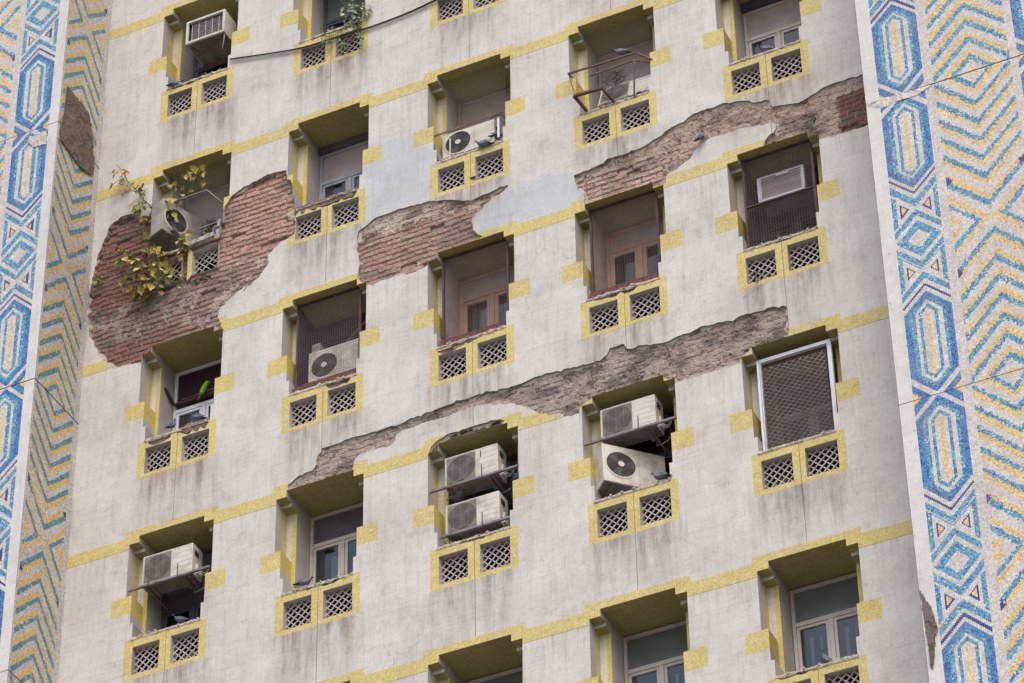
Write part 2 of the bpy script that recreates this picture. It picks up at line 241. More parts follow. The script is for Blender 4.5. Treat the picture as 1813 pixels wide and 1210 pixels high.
# ---------------------------------------------------------------- mesh builder
class M:
    def __init__(s): s.v=[];s.f=[];s.i=[];s.mats=[];s.sm=[]
    def mi(s,mat):
        if mat not in s.mats: s.mats.append(mat)
        return s.mats.index(mat)
    def poly(s,pts,mat,smooth=False):
        n=len(s.v); s.v+=[tuple(p) for p in pts]; s.f.append(tuple(range(n,n+len(pts)))); s.i.append(s.mi(mat)); s.sm.append(smooth)
    def box(s,x0,x1,y0,y1,z0,z1,mat):
        s.hexa([(x0,y0,z0),(x1,y0,z0),(x1,y1,z0),(x0,y1,z0),(x0,y0,z1),(x1,y0,z1),(x1,y1,z1),(x0,y1,z1)],mat)
    def hexa(s,p,mat):
        n=len(s.v); s.v+=[tuple(q) for q in p]; k=s.mi(mat)
        for f in ((0,3,2,1),(4,5,6,7),(0,1,5,4),(1,2,6,5),(2,3,7,6),(3,0,4,7)):
            s.f.append(tuple(n+a for a in f)); s.i.append(k); s.sm.append(False)
    def bar(s,a,b,w,h,mat,up=(0,0,1)):
        a=Vector(a);b=Vector(b);d=(b-a).normalized();u=Vector(up)
        if abs(d.dot(u))>.95:u=Vector((0,1,0))
        r=d.cross(u).normalized()*(w/2);t=r.cross(d).normalized()*(h/2)
        s.hexa([a-r-t,a+r-t,b+r-t,b-r-t,a-r+t,a+r+t,b+r+t,b-r+t],mat)
    def tube(s,pts,rad,mat,n=6,cap=True):
        pts=[Vector(p) for p in pts]; R=rad if isinstance(rad,(list,tuple)) else [rad]*len(pts)
        k=s.mi(mat); base=len(s.v); up=Vector((.13,.31,.94))
        for i,p in enumerate(pts):
            d=(pts[min(i+1,len(pts)-1)]-pts[max(i-1,0)]); d=d.normalized() if d.length>1e-9 else Vector((0,0,1))
            a=d.cross(up)
            if a.length<.1:a=d.cross(Vector((1,0,0)))
            a.normalize();b=d.cross(a)
            for j in range(n):
                t=2*math.pi*j/n; s.v.append(tuple(p+(a*math.cos(t)+b*math.sin(t))*R[i]))
        for i in range(len(pts)-1):
            for j in range(n):
                q=base+i*n; s.f.append((q+j,q+(j+1)%n,q+n+(j+1)%n,q+n+j)); s.i.append(k); s.sm.append(True)
        if cap:
            s.f.append(tuple(base+j for j in range(n))[::-1]); s.i.append(k); s.sm.append(False)
            q=base+(len(pts)-1)*n; s.f.append(tuple(q+j for j in range(n))); s.i.append(k); s.sm.append(False)
    def disk(s,c,r,y,mat,n=28,th=.004,r0=0.):
        # disk in the xz plane facing -y, centre c=(x,z)
        for j in range(n):
            a=2*math.pi*j/n;b=2*math.pi*(j+1)/n
            A=(c[0]+r*math.cos(a),y,c[1]+r*math.sin(a));B=(c[0]+r*math.cos(b),y,c[1]+r*math.sin(b))
            if r0>0:
                C=(c[0]+r0*math.cos(b),y,c[1]+r0*math.sin(b));D_=(c[0]+r0*math.cos(a),y,c[1]+r0*math.sin(a))
                s.poly([A,B,C,D_],mat)
                s.poly([(A[0],y+th,A[2]),(B[0],y+th,B[2]),B,A],mat); s.poly([D_,C,(C[0],y+th,C[2]),(D_[0],y+th,D_[2])],mat)
            else:
                s.poly([A,B,(c[0],y,c[1])],mat); s.poly([(A[0],y+th,A[2]),(B[0],y+th,B[2]),B,A],mat)
    def build(s,name,parent=None,loc=(0,0,0),rot=(0,0,0),bevel=0.):
        me=bpy.data.meshes.new(name); me.from_pydata(s.v,[],s.f)
        for k in s.mats: me.materials.append(MT[k])
        me.polygons.foreach_set('material_index',s.i); me.polygons.foreach_set('use_smooth',s.sm); me.update()
        o=bpy.data.objects.new(name,me); col.objects.link(o); o.location=loc; o.rotation_euler=rot; o.parent=parent
        if bevel:
            b=o.modifiers.new('bevel','BEVEL'); b.width=bevel; b.segments=2; b.limit_method='ANGLE'
        return o
def empty(name,loc,rot=(0,0,0)):
    o=bpy.data.objects.new(name,None); o.empty_display_size=.1; col.objects.link(o); o.location=loc; o.rotation_euler=rot; return o
def tag(o,label=None,cat=None,group=None,kind=None):
    for k,v in (('label',label),('category',cat),('group',group),('kind',kind)):
        if v: o[k]=v
    return o
def npmesh(name,V,F,mats,mi=None,cols=None,parent=None,loc=(0,0,0),smooth=False):
    V=np.asarray(V,np.float32);F=np.asarray(F,np.int32)
    me=bpy.data.meshes.new(name); me.vertices.add(len(V)); me.vertices.foreach_set('co',V.ravel())
    k=F.shape[1]; me.loops.add(F.size); me.loops.foreach_set('vertex_index',F.ravel())
    me.polygons.add(len(F)); me.polygons.foreach_set('loop_start',np.arange(0,F.size,k,dtype=np.int32))
    try: me.polygons.foreach_set('loop_total',np.full(len(F),k,np.int32))
    except Exception: pass
    for m in mats: me.materials.append(MT[m])
    if mi is not None: me.polygons.foreach_set('material_index',np.asarray(mi,np.int32))
    me.polygons.foreach_set('use_smooth',np.full(len(F),smooth))
    me.update(calc_edges=True); me.validate()
    if cols is not None:
        dom,c=cols; a=me.color_attributes.new('Col','FLOAT_COLOR',dom)
        c4=np.ones((len(c),4),np.float32); c4[:,:3]=c; a.data.foreach_set('color',c4.ravel())
    o=bpy.data.objects.new(name,me); col.objects.link(o); o.parent=parent; o.location=loc; return o
def pip(px,pz,poly):
    poly=np.asarray(poly,float); inside=np.zeros(px.shape,bool); j=len(poly)-1
    for i in range(len(poly)):
        xi,zi=poly[i];xj,zj=poly[j]
        if zi!=zj:
            c=((zi>pz)!=(zj>pz))&(px<(xj-xi)*(pz-zi)/(zj-zi)+xi); inside^=c
        j=i
    return inside
def vnoise(x,z,seed):
    r=np.random.default_rng(seed).random((64,64)); xi=np.floor(x).astype(int);zi=np.floor(z).astype(int)
    fx=x-xi;fz=z-zi;fx=fx*fx*(3-2*fx);fz=fz*fz*(3-2*fz)
    g=lambda a,b:r[a%64,b%64]
    return (g(xi,zi)*(1-fx)+g(xi+1,zi)*fx)*(1-fz)+(g(xi,zi+1)*(1-fx)+g(xi+1,zi+1)*fx)*fz
def fbm(x,z,seed,oct=4):
    s=0;a=.5;t=0
    for o in range(oct): s=s+a*vnoise(x*2**o+o*7.3,z*2**o+o*3.1,seed+o);t+=a;a*=.55
    return s/t
# ---------------------------------------------------------------- building
BLOC=(-4.3,0.,Z0)
bld=empty('apartment_building',(4.3,0,0))
tag(bld,'pale apartment block with yellow bands, crumbling plaster over brick and blue mosaic piers','apartment building')
def U(n):
    b='ABCDE'.index(n[0]); f=int(n[1])+(-1 if n[0]=='A' else 0)
    return Vector((b*P+CAMD['bo'][b],0,-f*H+(CAMD['fo'][f] if 0<=f<5 else 0)))
def wl(n,p=(0,0,0)):                       # unit-local -> world
    return tuple(U(n)+Vector(p)+Vector((0,0,Z0)))
def bl(n,p=(0,0,0)):                       # unit-local -> building child location
    return tuple(U(n)+Vector(p)+Vector(BLOC))
UNITS=['A1','B0','C0','A2','B1','C1','D1','E1','A3','B2','C2','D2','E2','A4','B3','C3','D3','E3','B4','C4','D4','E4','D0','E0','A5']
OPEN=[(-.51,-1.56),(-.51,-1.31),(-.556,-1.31),(-.556,-.855),(-.646,-.855),(-.646,0),(-.497,0),(-.497,.105),(.497,.105),(.497,0),(.646,0),(.646,-.855),(.556,-.855),(.556,-1.31),(.51,-1.31),(.51,-1.56)]
GR=[(-.49,-.085,-2.135,-1.70),(.085,.505,-2.135,-1.70)]
def rect(x0,x1,z0,z1): return [(x0,z0),(x1,z0),(x1,z1),(x0,z1)]
def jag(poly,step=.045,amp=.012,seed=3):
    out=[];r=random.Random(seed);n=len(poly)
    for i in range(n):
        a=Vector(poly[i]);b=Vector(poly[(i+1)%n]);L=(b-a).length;k=max(1,int(L/step))
        nrm=Vector((-(b-a).y,(b-a).x)); nrm=nrm/nrm.length if nrm.length>0 else nrm
        for j in range(k):
            q=a.lerp(b,j/k); q=q+nrm*r.uniform(-amp,amp)*(1.6 if r.random()<.15 else 1)+Vector((r.uniform(-1,1),r.uniform(-1,1)))*.004
            out.append((q.x,q.y))
    return out
DMG={k:jag(v,seed=i*13+5) for i,(k,v) in enumerate(D['dmg'].items())}
# extra small chips over lintels and sills
def chip(n,u0,u1,v0,v1,seed):
    o=U(n); r=random.Random(seed); pts=[]
    k=max(4,int((u1-u0)/.06))
    for i in range(k+1): pts.append((o.x+u0+(u1-u0)*i/k,o.z+v0+(v1-v0)*min(.85,abs(r.gauss(0,.35))+(.6 if i in(0,k) else 0))))
    for i in range(k,-1,-1): pts.append((o.x+u0+(u1-u0)*i/k,o.z+v1+.008))
    return pts
CH=[('C2',-.35,.15,-1.66,-1.57,1),('C2',-.5,-.1,-1.71,-1.63,2),('D2',-.42,.22,-1.655,-1.57,3),('B2',.06,.44,-1.70,-1.57,4),('B1',-.62,.47,-1.70,-1.575,5),
    ('A3',.0,.49,-1.70,-1.575,6),('A3',-.45,-.1,-1.70,-1.61,7),('C3',-.3,.2,-1.62,-1.57,8),('B3',-.2,.35,-1.63,-1.57,9),('C1',.0,.2,-2.14,-2.05,10),('A1',-.45,.1,-1.63,-1.575,11),('E4',-.5,.1,-1.62,-1.57,12),('E2',-.3,.2,-1.62,-1.57,13)]
for c_ in CH: DMG['chip%d'%c_[5]]=chip(*c_)
X0,X1,ZB,ZT=-1.62,10.9,-17.2,4.2
openings=[];grs=[];yel=[]
for n in UNITS:
    o=U(n)
    openings.append([(o.x+a,o.z+b) for a,b in OPEN])
    for g in GR: grs.append([(o.x+a,o.z+b) for a,b in rect(g[0],g[1],g[2],g[3])])
    yel.append(rect(o.x-.86,o.x-.50,o.z-1.145,o.z-.855)); yel.append(rect(o.x+.50,o.x+.86,o.z-1.145,o.z-.855))
    yel.append(rect(o.x-.61,o.x+.615,o.z-2.21,o.z-1.575))
    yel.append(rect(o.x-.705,o.x+.70,o.z-.07,o.z+.217))
joints=[]
for f in range(-1,6):
    z=-f*H
    yel.append(rect(X0+.001,X1-.001,z-.072,z+.125)); joints.append(rect(X0+.002,X1-.002,z-.078,z-.0725))  # thin dark line under each band paints the shadow of its drip groove
for n in UNITS:
    o=U(n); joints.append(rect(o.x+.008,o.x+.0145,o.z-H+.22,o.z-1.58))
blue=[jag(v,.05,.022,9) for v in D['blue'].values()]
allp=[rect(X0,X1,ZB,ZT)]+openings+grs+yel+joints+blue+list(DMG.values())
cv=[];ce=[]
for p in allp:
    n=len(cv); cv+=[Vector(q) for q in p]; ce+=[(n+i,n+(i+1)%len(p)) for i in range(len(p))]
ov,oe,of,_,_,_=delaunay_2d_cdt(cv,ce,[],0,1e-5)
OV=np.array([(v.x,v.y) for v in ov]); OF=np.array([f for f in of if len(f)==3])
cx=OV[OF].mean(1); px,pz=cx[:,0],cx[:,1]
cls=np.zeros(len(OF),int)
for p in blue: cls[pip(px,pz,p)]=2
for p in yel: cls[pip(px,pz,p)]=1
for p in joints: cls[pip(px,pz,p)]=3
dm=np.zeros(len(OF),bool)
for p in DMG.values(): dm|=pip(px,pz,p)
# a surviving scrap of yellow frame between the broken vents
o=U('A2'); dm&=~((px>o.x-.02)&(px<o.x+.085)&(pz>o.z-2.08)&(pz<o.z-1.68))
cls[dm]=4
for p in openings+grs: cls[pip(px,pz,p)]=5
out=(px<X0)|(px>X1)|(pz<ZB)|(pz>ZT); cls[out]=5
keep=cls<4
F=[];mi=[]
V=[(a,0.,b) for a,b in OV]
for t,c in zip(OF[keep],cls[keep]): F.append(tuple(int(q) for q in t)); mi.append(int(c))
ec={}
for ti,t in enumerate(OF):
    for a,b in ((t[0],t[1]),(t[1],t[2]),(t[2],t[0])): ec.setdefault((min(a,b),max(a,b)),[]).append(ti)
back={}
def bk(i):
    if i not in back: back[i]=len(V); V.append((V[i][0],.06,V[i][2]))
    return back[i]
for (a,b),ts in ec.items():
    if len(ts)==2 and {bool(keep[ts[0]]),bool(keep[ts[1]])}=={True,False}:
        other=ts[0] if not keep[ts[0]] else ts[1]
        if cls[other]==4:
            a=int(a);b=int(b); F.append((a,b,bk(b),bk(a))); mi.append(4)
me=bpy.data.meshes.new('facade_wall'); me.from_pydata(V,[],F)
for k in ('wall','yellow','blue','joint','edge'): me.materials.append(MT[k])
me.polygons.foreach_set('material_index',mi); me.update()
ow=bpy.data.objects.new('facade_wall',me); col.objects.link(ow); ow.parent=bld; ow.location=BLOC
# unseen core box added behind to block stray light, lower and upper plain wall
m=M()
m.poly([(X0,0,-Z0),(X1,0,-Z0),(X1,0,ZB),(X0,0,ZB)],'wall')
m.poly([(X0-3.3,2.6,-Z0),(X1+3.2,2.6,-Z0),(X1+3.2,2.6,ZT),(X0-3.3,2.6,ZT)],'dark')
m.poly([(X0-3.3,.0,ZT),(X1+3.2,.0,ZT),(X1+3.2,2.6,ZT),(X0-3.3,2.6,ZT)],'cement')
m.poly([(X0-3.3,.6,-Z0),(X0-3.3,2.6,-Z0),(X0-3.3,2.6,ZT),(X0-3.3,.6,ZT)],'wall')
m.poly([(X1+3.2,.6,-Z0),(X1+3.2,2.6,-Z0),(X1+3.2,2.6,ZT),(X1+3.2,.6,ZT)],'wall')
m.build('light_block_and_lower_wall',bld,BLOC)
# ---------------------------------------------------------------- exposed brickwork as a relief
def C(a): return np.array(a,float)
def brickfield(name,poly,par,step=.0125,base=.045):
    poly=np.asarray(poly); x0,z0=poly.min(0)-.06; x1,z1=poly.max(0)+.06
    nx=int((x1-x0)/step)+1; nz=int((z1-z0)/step)+1
    gx,gz=np.meshgrid(x0+np.arange(nx)*step,z0+np.arange(nz)*step,indexing='ij')
    hc,lb=.089,.225
    wz=gz+(fbm(gx*3,gz*3,5)-.5)*.035+(fbm(gx*11,gz*11,6)-.5)*.014; wx=gx+(fbm(gx*4,gz*4,8)-.5)*.05
    row=np.floor(wz/hc); fz=wz/hc-row
    xo=wx/lb+(row%2)*.5+np.sin(row*12.9)*.12; cl=np.floor(xo); fx=xo-cl
    hsh=lambda a,b,s: np.mod(np.sin(a*127.1+b*311.7+s*74.7)*43758.5453,1.)
    r1=hsh(cl,row,1);r2=hsh(cl,row,2);r3=hsh(cl,row,3)
    ed=np.minimum(np.minimum(fx,1-fx)*lb,np.minimum(fz,1-fz)*hc)
    n1=fbm(gx*9,gz*9,21);n2=fbm(gx*30,gz*30,31,3);n3=fbm(gx*1.6,gz*1.6,41);n4=fbm(gx*3.1,gz*5.5,51)
    mort=ed+(n2-.5)*.012<.010
    bcol,bcol2,ccol,cdark,cover=par(gx,gz,n3,n4)       # arrays
    t=r1[...,None]; colr=bcol*(1-t)+bcol2*t
    colr=colr*(.84+.32*r2[...,None]); soot=np.clip((fbm(gx*1.9,gz*2.6,131)-.52)*4,0,.6)[...,None]; colr=colr*(1-soot)+C((.17,.14,.125))*soot
    y=base-.004+(r3-.5)*.018+(n1-.5)*.014+(n2-.5)*.010
    gone=r2>.955; y=np.where(gone,y+.035,y)
    mcol=ccol*.74; y=np.where(mort,y+.015,y); colr=np.where(mort[...,None],mcol,colr)
    cv_=cover+(n1-.5)*.7+(n2-.5)*.25
    cm=cv_>.5
    rid=np.abs(fbm(gx*5,gz*7,91)-.5); ycem=base-.010+(n1-.5)*.045+(n2-.5)*.018+np.where(rid<.018,.014,0)+np.where(ed<.012,.005,0)
    yc=np.where(cm,np.minimum(y,ycem),y)
    cc=ccol*(.72+.55*n1[...,None]); dk=np.clip((n4-.50)*5,0,1)[...,None]; cc=cc*(1-dk)+cdark*dk
    colr=np.where(cm[...,None],cc,colr)
    colr=colr*(.84+.34*n2[...,None])
    # layered rim of broken render along the edge
    dist=np.full(gx.shape,9.); pa=poly; pb=np.roll(poly,-1,axis=0)
    for (ax_,az_),(bx_,bz_) in zip(pa,pb):
        dx_,dz_=bx_-ax_,bz_-az_; L2=dx_*dx_+dz_*dz_+1e-12
        tt=np.clip(((gx-ax_)*dx_+(gz-az_)*dz_)/L2,0,1); dist=np.minimum(dist,np.hypot(gx-ax_-tt*dx_,gz-az_-tt*dz_))
    rimw=np.clip((fbm(gx*4.5,gz*4.5,101)-.42)*.26,0,.05)+np.clip((fbm(gx*14,gz*14,111)-.5)*.05,0,.02)
    rim=(dist<rimw); yc=np.where(rim,.022+(n2-.5)*.012+dist*.25,yc)
    colr=np.where(rim[...,None],C((.46,.405,.36))*(.6+.7*n2[...,None]),colr)
    # thin holes
    idx=np.arange(nx*nz).reshape(nx,nz)
    ccx=(gx[:-1,:-1]+step/2).ravel();ccz=(gz[:-1,:-1]+step/2).ravel()
    e=.055; k=np.zeros(ccx.shape,bool)
    for dx,dz in ((0,0),(e,0),(-e,0),(0,e),(0,-e),(e*.7,e*.7),(-e*.7,e*.7),(e*.7,-e*.7),(-e*.7,-e*.7)): k|=pip(ccx+dx,ccz+dz,poly)
    for p in openings+grs:
        pp=np.asarray(p)
        if pp[:,0].max()>x0 and pp[:,0].min()<x1 and pp[:,1].max()>z0 and pp[:,1].min()<z1: k&=~pip(ccx,ccz,p)
    q=np.stack([idx[:-1,:-1].ravel(),idx[1:,:-1].ravel(),idx[1:,1:].ravel(),idx[:-1,1:].ravel()],1)[k]
    Vv=np.stack([gx.ravel(),np.clip(yc,.012,.2).ravel(),gz.ravel()],1)
    used=np.unique(q); rm=np.full(len(Vv),-1); rm[used]=np.arange(len(used))
    return npmesh(name,Vv[used],rm[q],['brickfield'],None,('POINT',np.clip(colr.reshape(-1,3)[used],0.01,1)),bld,BLOC)
def lerp3(a,b,t): return C(a)*(1-t[...,None])+C(b)*t[...,None]
def sm(x,a,b): 
    t=np.clip((x-a)/(b-a),0,1); return t*t*(3-2*t)
def p1(x,z,n3,n4):
    t=sm(x,-.3,.7); low=sm(-z,5.25,5.9)*.9
    b=lerp3((.27,.115,.10),(.46,.27,.215),t); b2=lerp3((.19,.10,.09),(.40,.27,.22),t)
    b=b*(1-low[...,None])+C((.31,.195,.165))*low[...,None]; b2=b2*(1-low[...,None])+C((.25,.175,.155))*low[...,None]
    red=(sm(-z,6.15,6.35)*sm(-x,-.1,.4))[...,None]; b=b*(1-red)+C((.27,.12,.10))*red; b2=b2*(1-red)+C((.22,.12,.10))*red
    c=lerp3((.29,.235,.20),(.40,.32,.28),t)
    cover=.20+.22*sm(-z,5.2,5.8)*(.35+n4)+.20*n3-.25*red[...,0]
    return b,b2,c,C((.15,.12,.105))+0*x[...,None],cover
def p2(x,z,n3,n4):
    up=sm(z,-5.35,-5.15)
    b=lerp3((.40,.24,.19),(.34,.185,.15),up); b2=lerp3((.42,.29,.24),(.29,.18,.15),up)
    mid=np.exp(-((z+5.42)/.15)**2)+.8*np.exp(-((z+5.72)/.2)**2)
    return b,b2,lerp3((.42,.335,.285),(.47,.39,.33),n3),C((.20,.15,.135))+0*x[...,None],.26+.36*mid+.05*n3
def p3(x,z,n3,n4):
    l=sm(-x,-7.6,-7.0); r=sm(x,9.7,9.85)*sm(-z,5.98,6.12)
    b=lerp3((.36,.23,.18),(.46,.25,.20),l); b2=lerp3((.36,.27,.22),(.54,.43,.39),l)
    b=b*(1-r[...,None])+C((.21,.075,.065))*r[...,None]; b2=b2*(1-r[...,None])+C((.17,.08,.07))*r[...,None]
    c=lerp3((.39,.295,.24),(.43,.335,.28),n3)
    dk=sm(x,9.0,9.5)
    cover=.66-.30*l*sm(-z,5.95,6.1)-.65*r+.08*n3
    return b,b2,c,lerp3((.25,.19,.16),(.13,.115,.105),dk),cover
def p4(x,z,n3,n4):
    b=lerp3((.30,.215,.185),(.33,.22,.19),n3); b2=lerp3((.26,.21,.19),(.30,.225,.20),n3)
    c=lerp3((.325,.262,.228),(.37,.30,.262),n3)
    return b,b2,c,C((.165,.135,.125))+0*x[...,None],.72+.22*n3+.25*sm(-x,-4.9,-4.6)-.10*sm(x,5.5,7)
def p5(x,z,n3,n4):
    o_=0*x[...,None]; return C((.10,.07,.065))+o_,C((.15,.11,.10))+o_,C((.13,.095,.085))+o_,C((.05,.04,.04))+o_,.5+0*x
pars=dict(P1=p1,P2=p2,P3=p3,P4=p4,P5=p5)
for k,v in DMG.items(): brickfield('exposed_brickwork',v,pars.get(k,p4))
# ---------------------------------------------------------------- window recess (shared mesh)
def liner():
    m=M()
    for s in (-1,1):
        q=lambda pts,mat: m.poly([(s*a,b,c) for a,b,c in pts],mat)
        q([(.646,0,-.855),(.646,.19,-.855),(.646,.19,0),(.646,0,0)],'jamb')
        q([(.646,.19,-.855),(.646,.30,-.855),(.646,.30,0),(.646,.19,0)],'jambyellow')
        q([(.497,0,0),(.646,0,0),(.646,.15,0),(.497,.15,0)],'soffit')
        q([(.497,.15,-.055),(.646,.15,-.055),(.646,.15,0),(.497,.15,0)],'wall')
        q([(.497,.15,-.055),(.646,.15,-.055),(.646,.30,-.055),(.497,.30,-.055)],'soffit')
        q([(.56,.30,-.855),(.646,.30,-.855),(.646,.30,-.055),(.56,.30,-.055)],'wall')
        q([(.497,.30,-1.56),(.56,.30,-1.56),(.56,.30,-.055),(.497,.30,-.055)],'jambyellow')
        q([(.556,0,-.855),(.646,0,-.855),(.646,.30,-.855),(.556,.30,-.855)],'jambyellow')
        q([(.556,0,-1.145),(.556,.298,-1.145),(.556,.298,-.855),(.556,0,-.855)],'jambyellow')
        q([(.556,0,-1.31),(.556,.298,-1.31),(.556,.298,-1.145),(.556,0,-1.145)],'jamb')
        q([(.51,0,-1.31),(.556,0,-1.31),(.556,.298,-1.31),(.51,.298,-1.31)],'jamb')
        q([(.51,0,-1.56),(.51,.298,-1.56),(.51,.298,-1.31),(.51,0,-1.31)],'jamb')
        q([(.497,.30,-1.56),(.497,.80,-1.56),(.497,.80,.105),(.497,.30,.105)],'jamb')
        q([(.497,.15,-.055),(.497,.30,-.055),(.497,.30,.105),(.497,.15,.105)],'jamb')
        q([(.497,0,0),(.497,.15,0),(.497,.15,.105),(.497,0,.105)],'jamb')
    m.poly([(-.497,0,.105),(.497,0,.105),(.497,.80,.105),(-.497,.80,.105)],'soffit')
    m.poly([(-.51,.0,-1.56),(.51,.0,-1.56),(.51,.80,-1.56),(-.51,.80,-1.56)],'sill')
    return m
proto={}
def inst(key,name,mk,n,off=(0,0,0)):
    if key not in proto:
        proto[key]=mk().build(name,bld,bl(n,off)); return proto[key]
    o=proto[key].copy(); col.objects.link(o); o.parent=bld; o.location=bl(n,off); return o
def vent(x0,x1,z0,z1,seed,broken=False):
    m=M(); d=.16; r=random.Random(seed)
    m.poly([(x0,0,z0),(x0,d,z0),(x0,d,z1),(x0,0,z1)],'jamb'); m.poly([(x1,0,z0),(x1,d,z0),(x1,d,z1),(x1,0,z1)],'jamb')
    m.poly([(x0,0,z1),(x1,0,z1),(x1,d,z1),(x0,d,z1)],'jamb'); m.poly([(x0,0,z0),(x1,0,z0),(x1,d,z0),(x0,d,z0)],'jamb')
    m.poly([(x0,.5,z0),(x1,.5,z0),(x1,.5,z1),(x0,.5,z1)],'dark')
    for k in range(int(seed)%5*7):
        s_=r.uniform(.015,.05); u_=r.uniform(x0+.05,x1-.05); w_=r.uniform(z0+.02,z0+.24)
        m.hexa([(u_+s_*a*r.uniform(.5,1.2),.24+s_*b_*.5,w_+s_*c*r.uniform(.5,1.2)) for a,b_,c in ((-1,-1,-1),(1,-1,-1),(1,1,-1),(-1,1,-1),(-1,-1,1),(1,-1,1),(1,1,1),(-1,1,1))],r.choice(['rubble','redbrick','acdark','rubble']))
    for a,b in (((x0,z0),(x0,z1)),((x1,z0),(x1,z1)),((x0,z1),(x1,z1)),((x0,z0),(x1,z0))):
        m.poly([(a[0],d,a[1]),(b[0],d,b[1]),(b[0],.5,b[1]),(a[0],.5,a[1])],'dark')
    pitch=.104
    cxm,czm=(x0+x1)/2,(z0+z1)/2; w=(x1-x0)/2;h=(z1-z0)/2
    for sgn in (1,-1):
        k=-9
        while k<10:
            c=k*pitch+(.03 if sgn>0 else .015)
            # line: X - sgn*Z*? = c   (X,Z centred), slope 45 deg
            pts=[]
            for X in (-w,w):
                Zc=(X-c)*sgn
                if -h<=Zc<=h: pts.append((X,Zc))
            for Zc in (-h,h):
                X=sgn*Zc+c
                if -w<X<w: pts.append((X,Zc))
            if len(pts)>=2:
                a,b=pts[0],pts[1]
                if (a[0]-b[0])**2+(a[1]-b[1])**2>.0009:
                    if broken and r.random()<.42:
                        f=r.uniform(.2,.7); b=(a[0]+(b[0]-a[0])*f,a[1]+(b[1]-a[1])*f)
                    yy=.085 if sgn>0 else .0945
                    m.bar((cxm+a[0],yy,czm+a[1]),(cxm+b[0],yy,czm+b[1]),.0115 if not broken else .009,.016,'lattice',up=(0,1,0))
            k+=1
    return m
def sillmesh(seed,rub=0.,u0=-.52,u1=.52,amp=.016):
    m=M(); r=random.Random(seed); n=46; prev=None
    for i in range(n+1):
        u=u0+(u1-u0)*i/n; nz=mnoise.noise(Vector((u*9,seed*3.7,0)))+.6*mnoise.noise(Vector((u*31,seed*1.7,4)))
        nb=mnoise.noise(Vector((u*11,seed*2.7,9)))+.6*mnoise.noise(Vector((u*40,seed*2.1,7)))
        rb=rub*sm(np.array(u),.0,.15) if rub>0 else (abs(rub)*1.0)
        rb=float(rb)
        top=-1.545+nz*amp+rb*.055; bot=-1.590+nb*amp*1.2-rb*.05; y=-.004-abs(nz)*.012+rb*.02
        cur=((u,y,bot),(u,y+.012*nb,(top+bot)/2+.004*nz),(u,y+.008,top),(u,.30,top),(u,.03,bot))
        if prev:
            mat='rubble' if rb>.4 else 'sill'
            m.poly([prev[0],cur[0],cur[1],prev[1]],mat); m.poly([prev[1],cur[1],cur[2],prev[2]],mat)
            m.poly([prev[2],cur[2],cur[3],prev[3]],mat); m.poly([prev[4],cur[4],cur[0],prev[0]],mat)
        prev=cur
    for k in range(12):
        u=r.uniform(u0,u1); s=r.uniform(.006,.018); z=-1.55+r.uniform(-.03,.012)
        m.hexa([(u+s*a*r.uniform(.6,1.2),-.008+s*b*.6,z+s*c*r.uniform(.6,1.2)) for a,b,c in ((-1,-1,-1),(1,-1,-1),(1,1,-1),(-1,1,-1),(-1,-1,1),(1,-1,1),(1,1,1),(-1,1,1))],'sill')
    return m
def brickrow(seed):
    m=M(); r=random.Random(seed); u=-.485
    while u<.47:
        L=r.uniform(.16,.23); e=min(u+L,.49); z0=-1.535+r.uniform(-.004,.004); z1=-1.445+r.uniform(-.008,.006); y=.025+r.uniform(-.008,.010)
        m.box(u+.004,e-.004,y,y+.12,z0,z1,'redbrick'); u=e
    m.box(-.49,.49,.045,.20,-1.55,-1.452,'rubble')
    return m
# ---------------------------------------------------------------- windows
CFG={ # transom z, frame, top panel, pane fill, extra
 'A1':(-.62,'framedark','boarddark',None),'B0':(-.62,'framedark','tealglass',None),'C0':(-.55,'framewhite','board',None),
 'A2':(-.6,'frameblue','board',None),'B1':(-.56,'frameblue','board','curtainlow'),'C1':(-.7,'board','board',None),'D1':(-.6,'board','board',None),
 'E1':(-.56,'framewhite','board','curtainlow'),'A3':(-.62,'framepvc','boardmaroon',None),'B2':(-.5,'inner_dark','inner_dark',None),
 'C2':(-.28,'wood','board','curtain'),'D2':(-.26,'wood','board',None),'E2':(-.7,'inner_dark','inner_dark',None),
 'A4':(-.75,'framedark','boarddark',None),'B3':(-.40,'framewhite','boarddark','curtain'),'C3':(-.6,'framedark','boarddark',None),
 'D3':(-.6,'framedark','boardmaroon',None),'E3':(-.6,'framewhite','boarddark',None),'B4':(-.45,'framewhite','tealglass',None),
 'C4':(-.44,'framewhite','tealglass','strips'),'D4':(-.44,'framewhite','tealglass','strips'),'E4':(-.44,'framewhite','tealglass','strips'),
 'D0':(-.5,'framewhite','board',None),'E0':(-.5,'framewhite','board',None),'A5':(-.5,'framewhite','tealglass',None)}
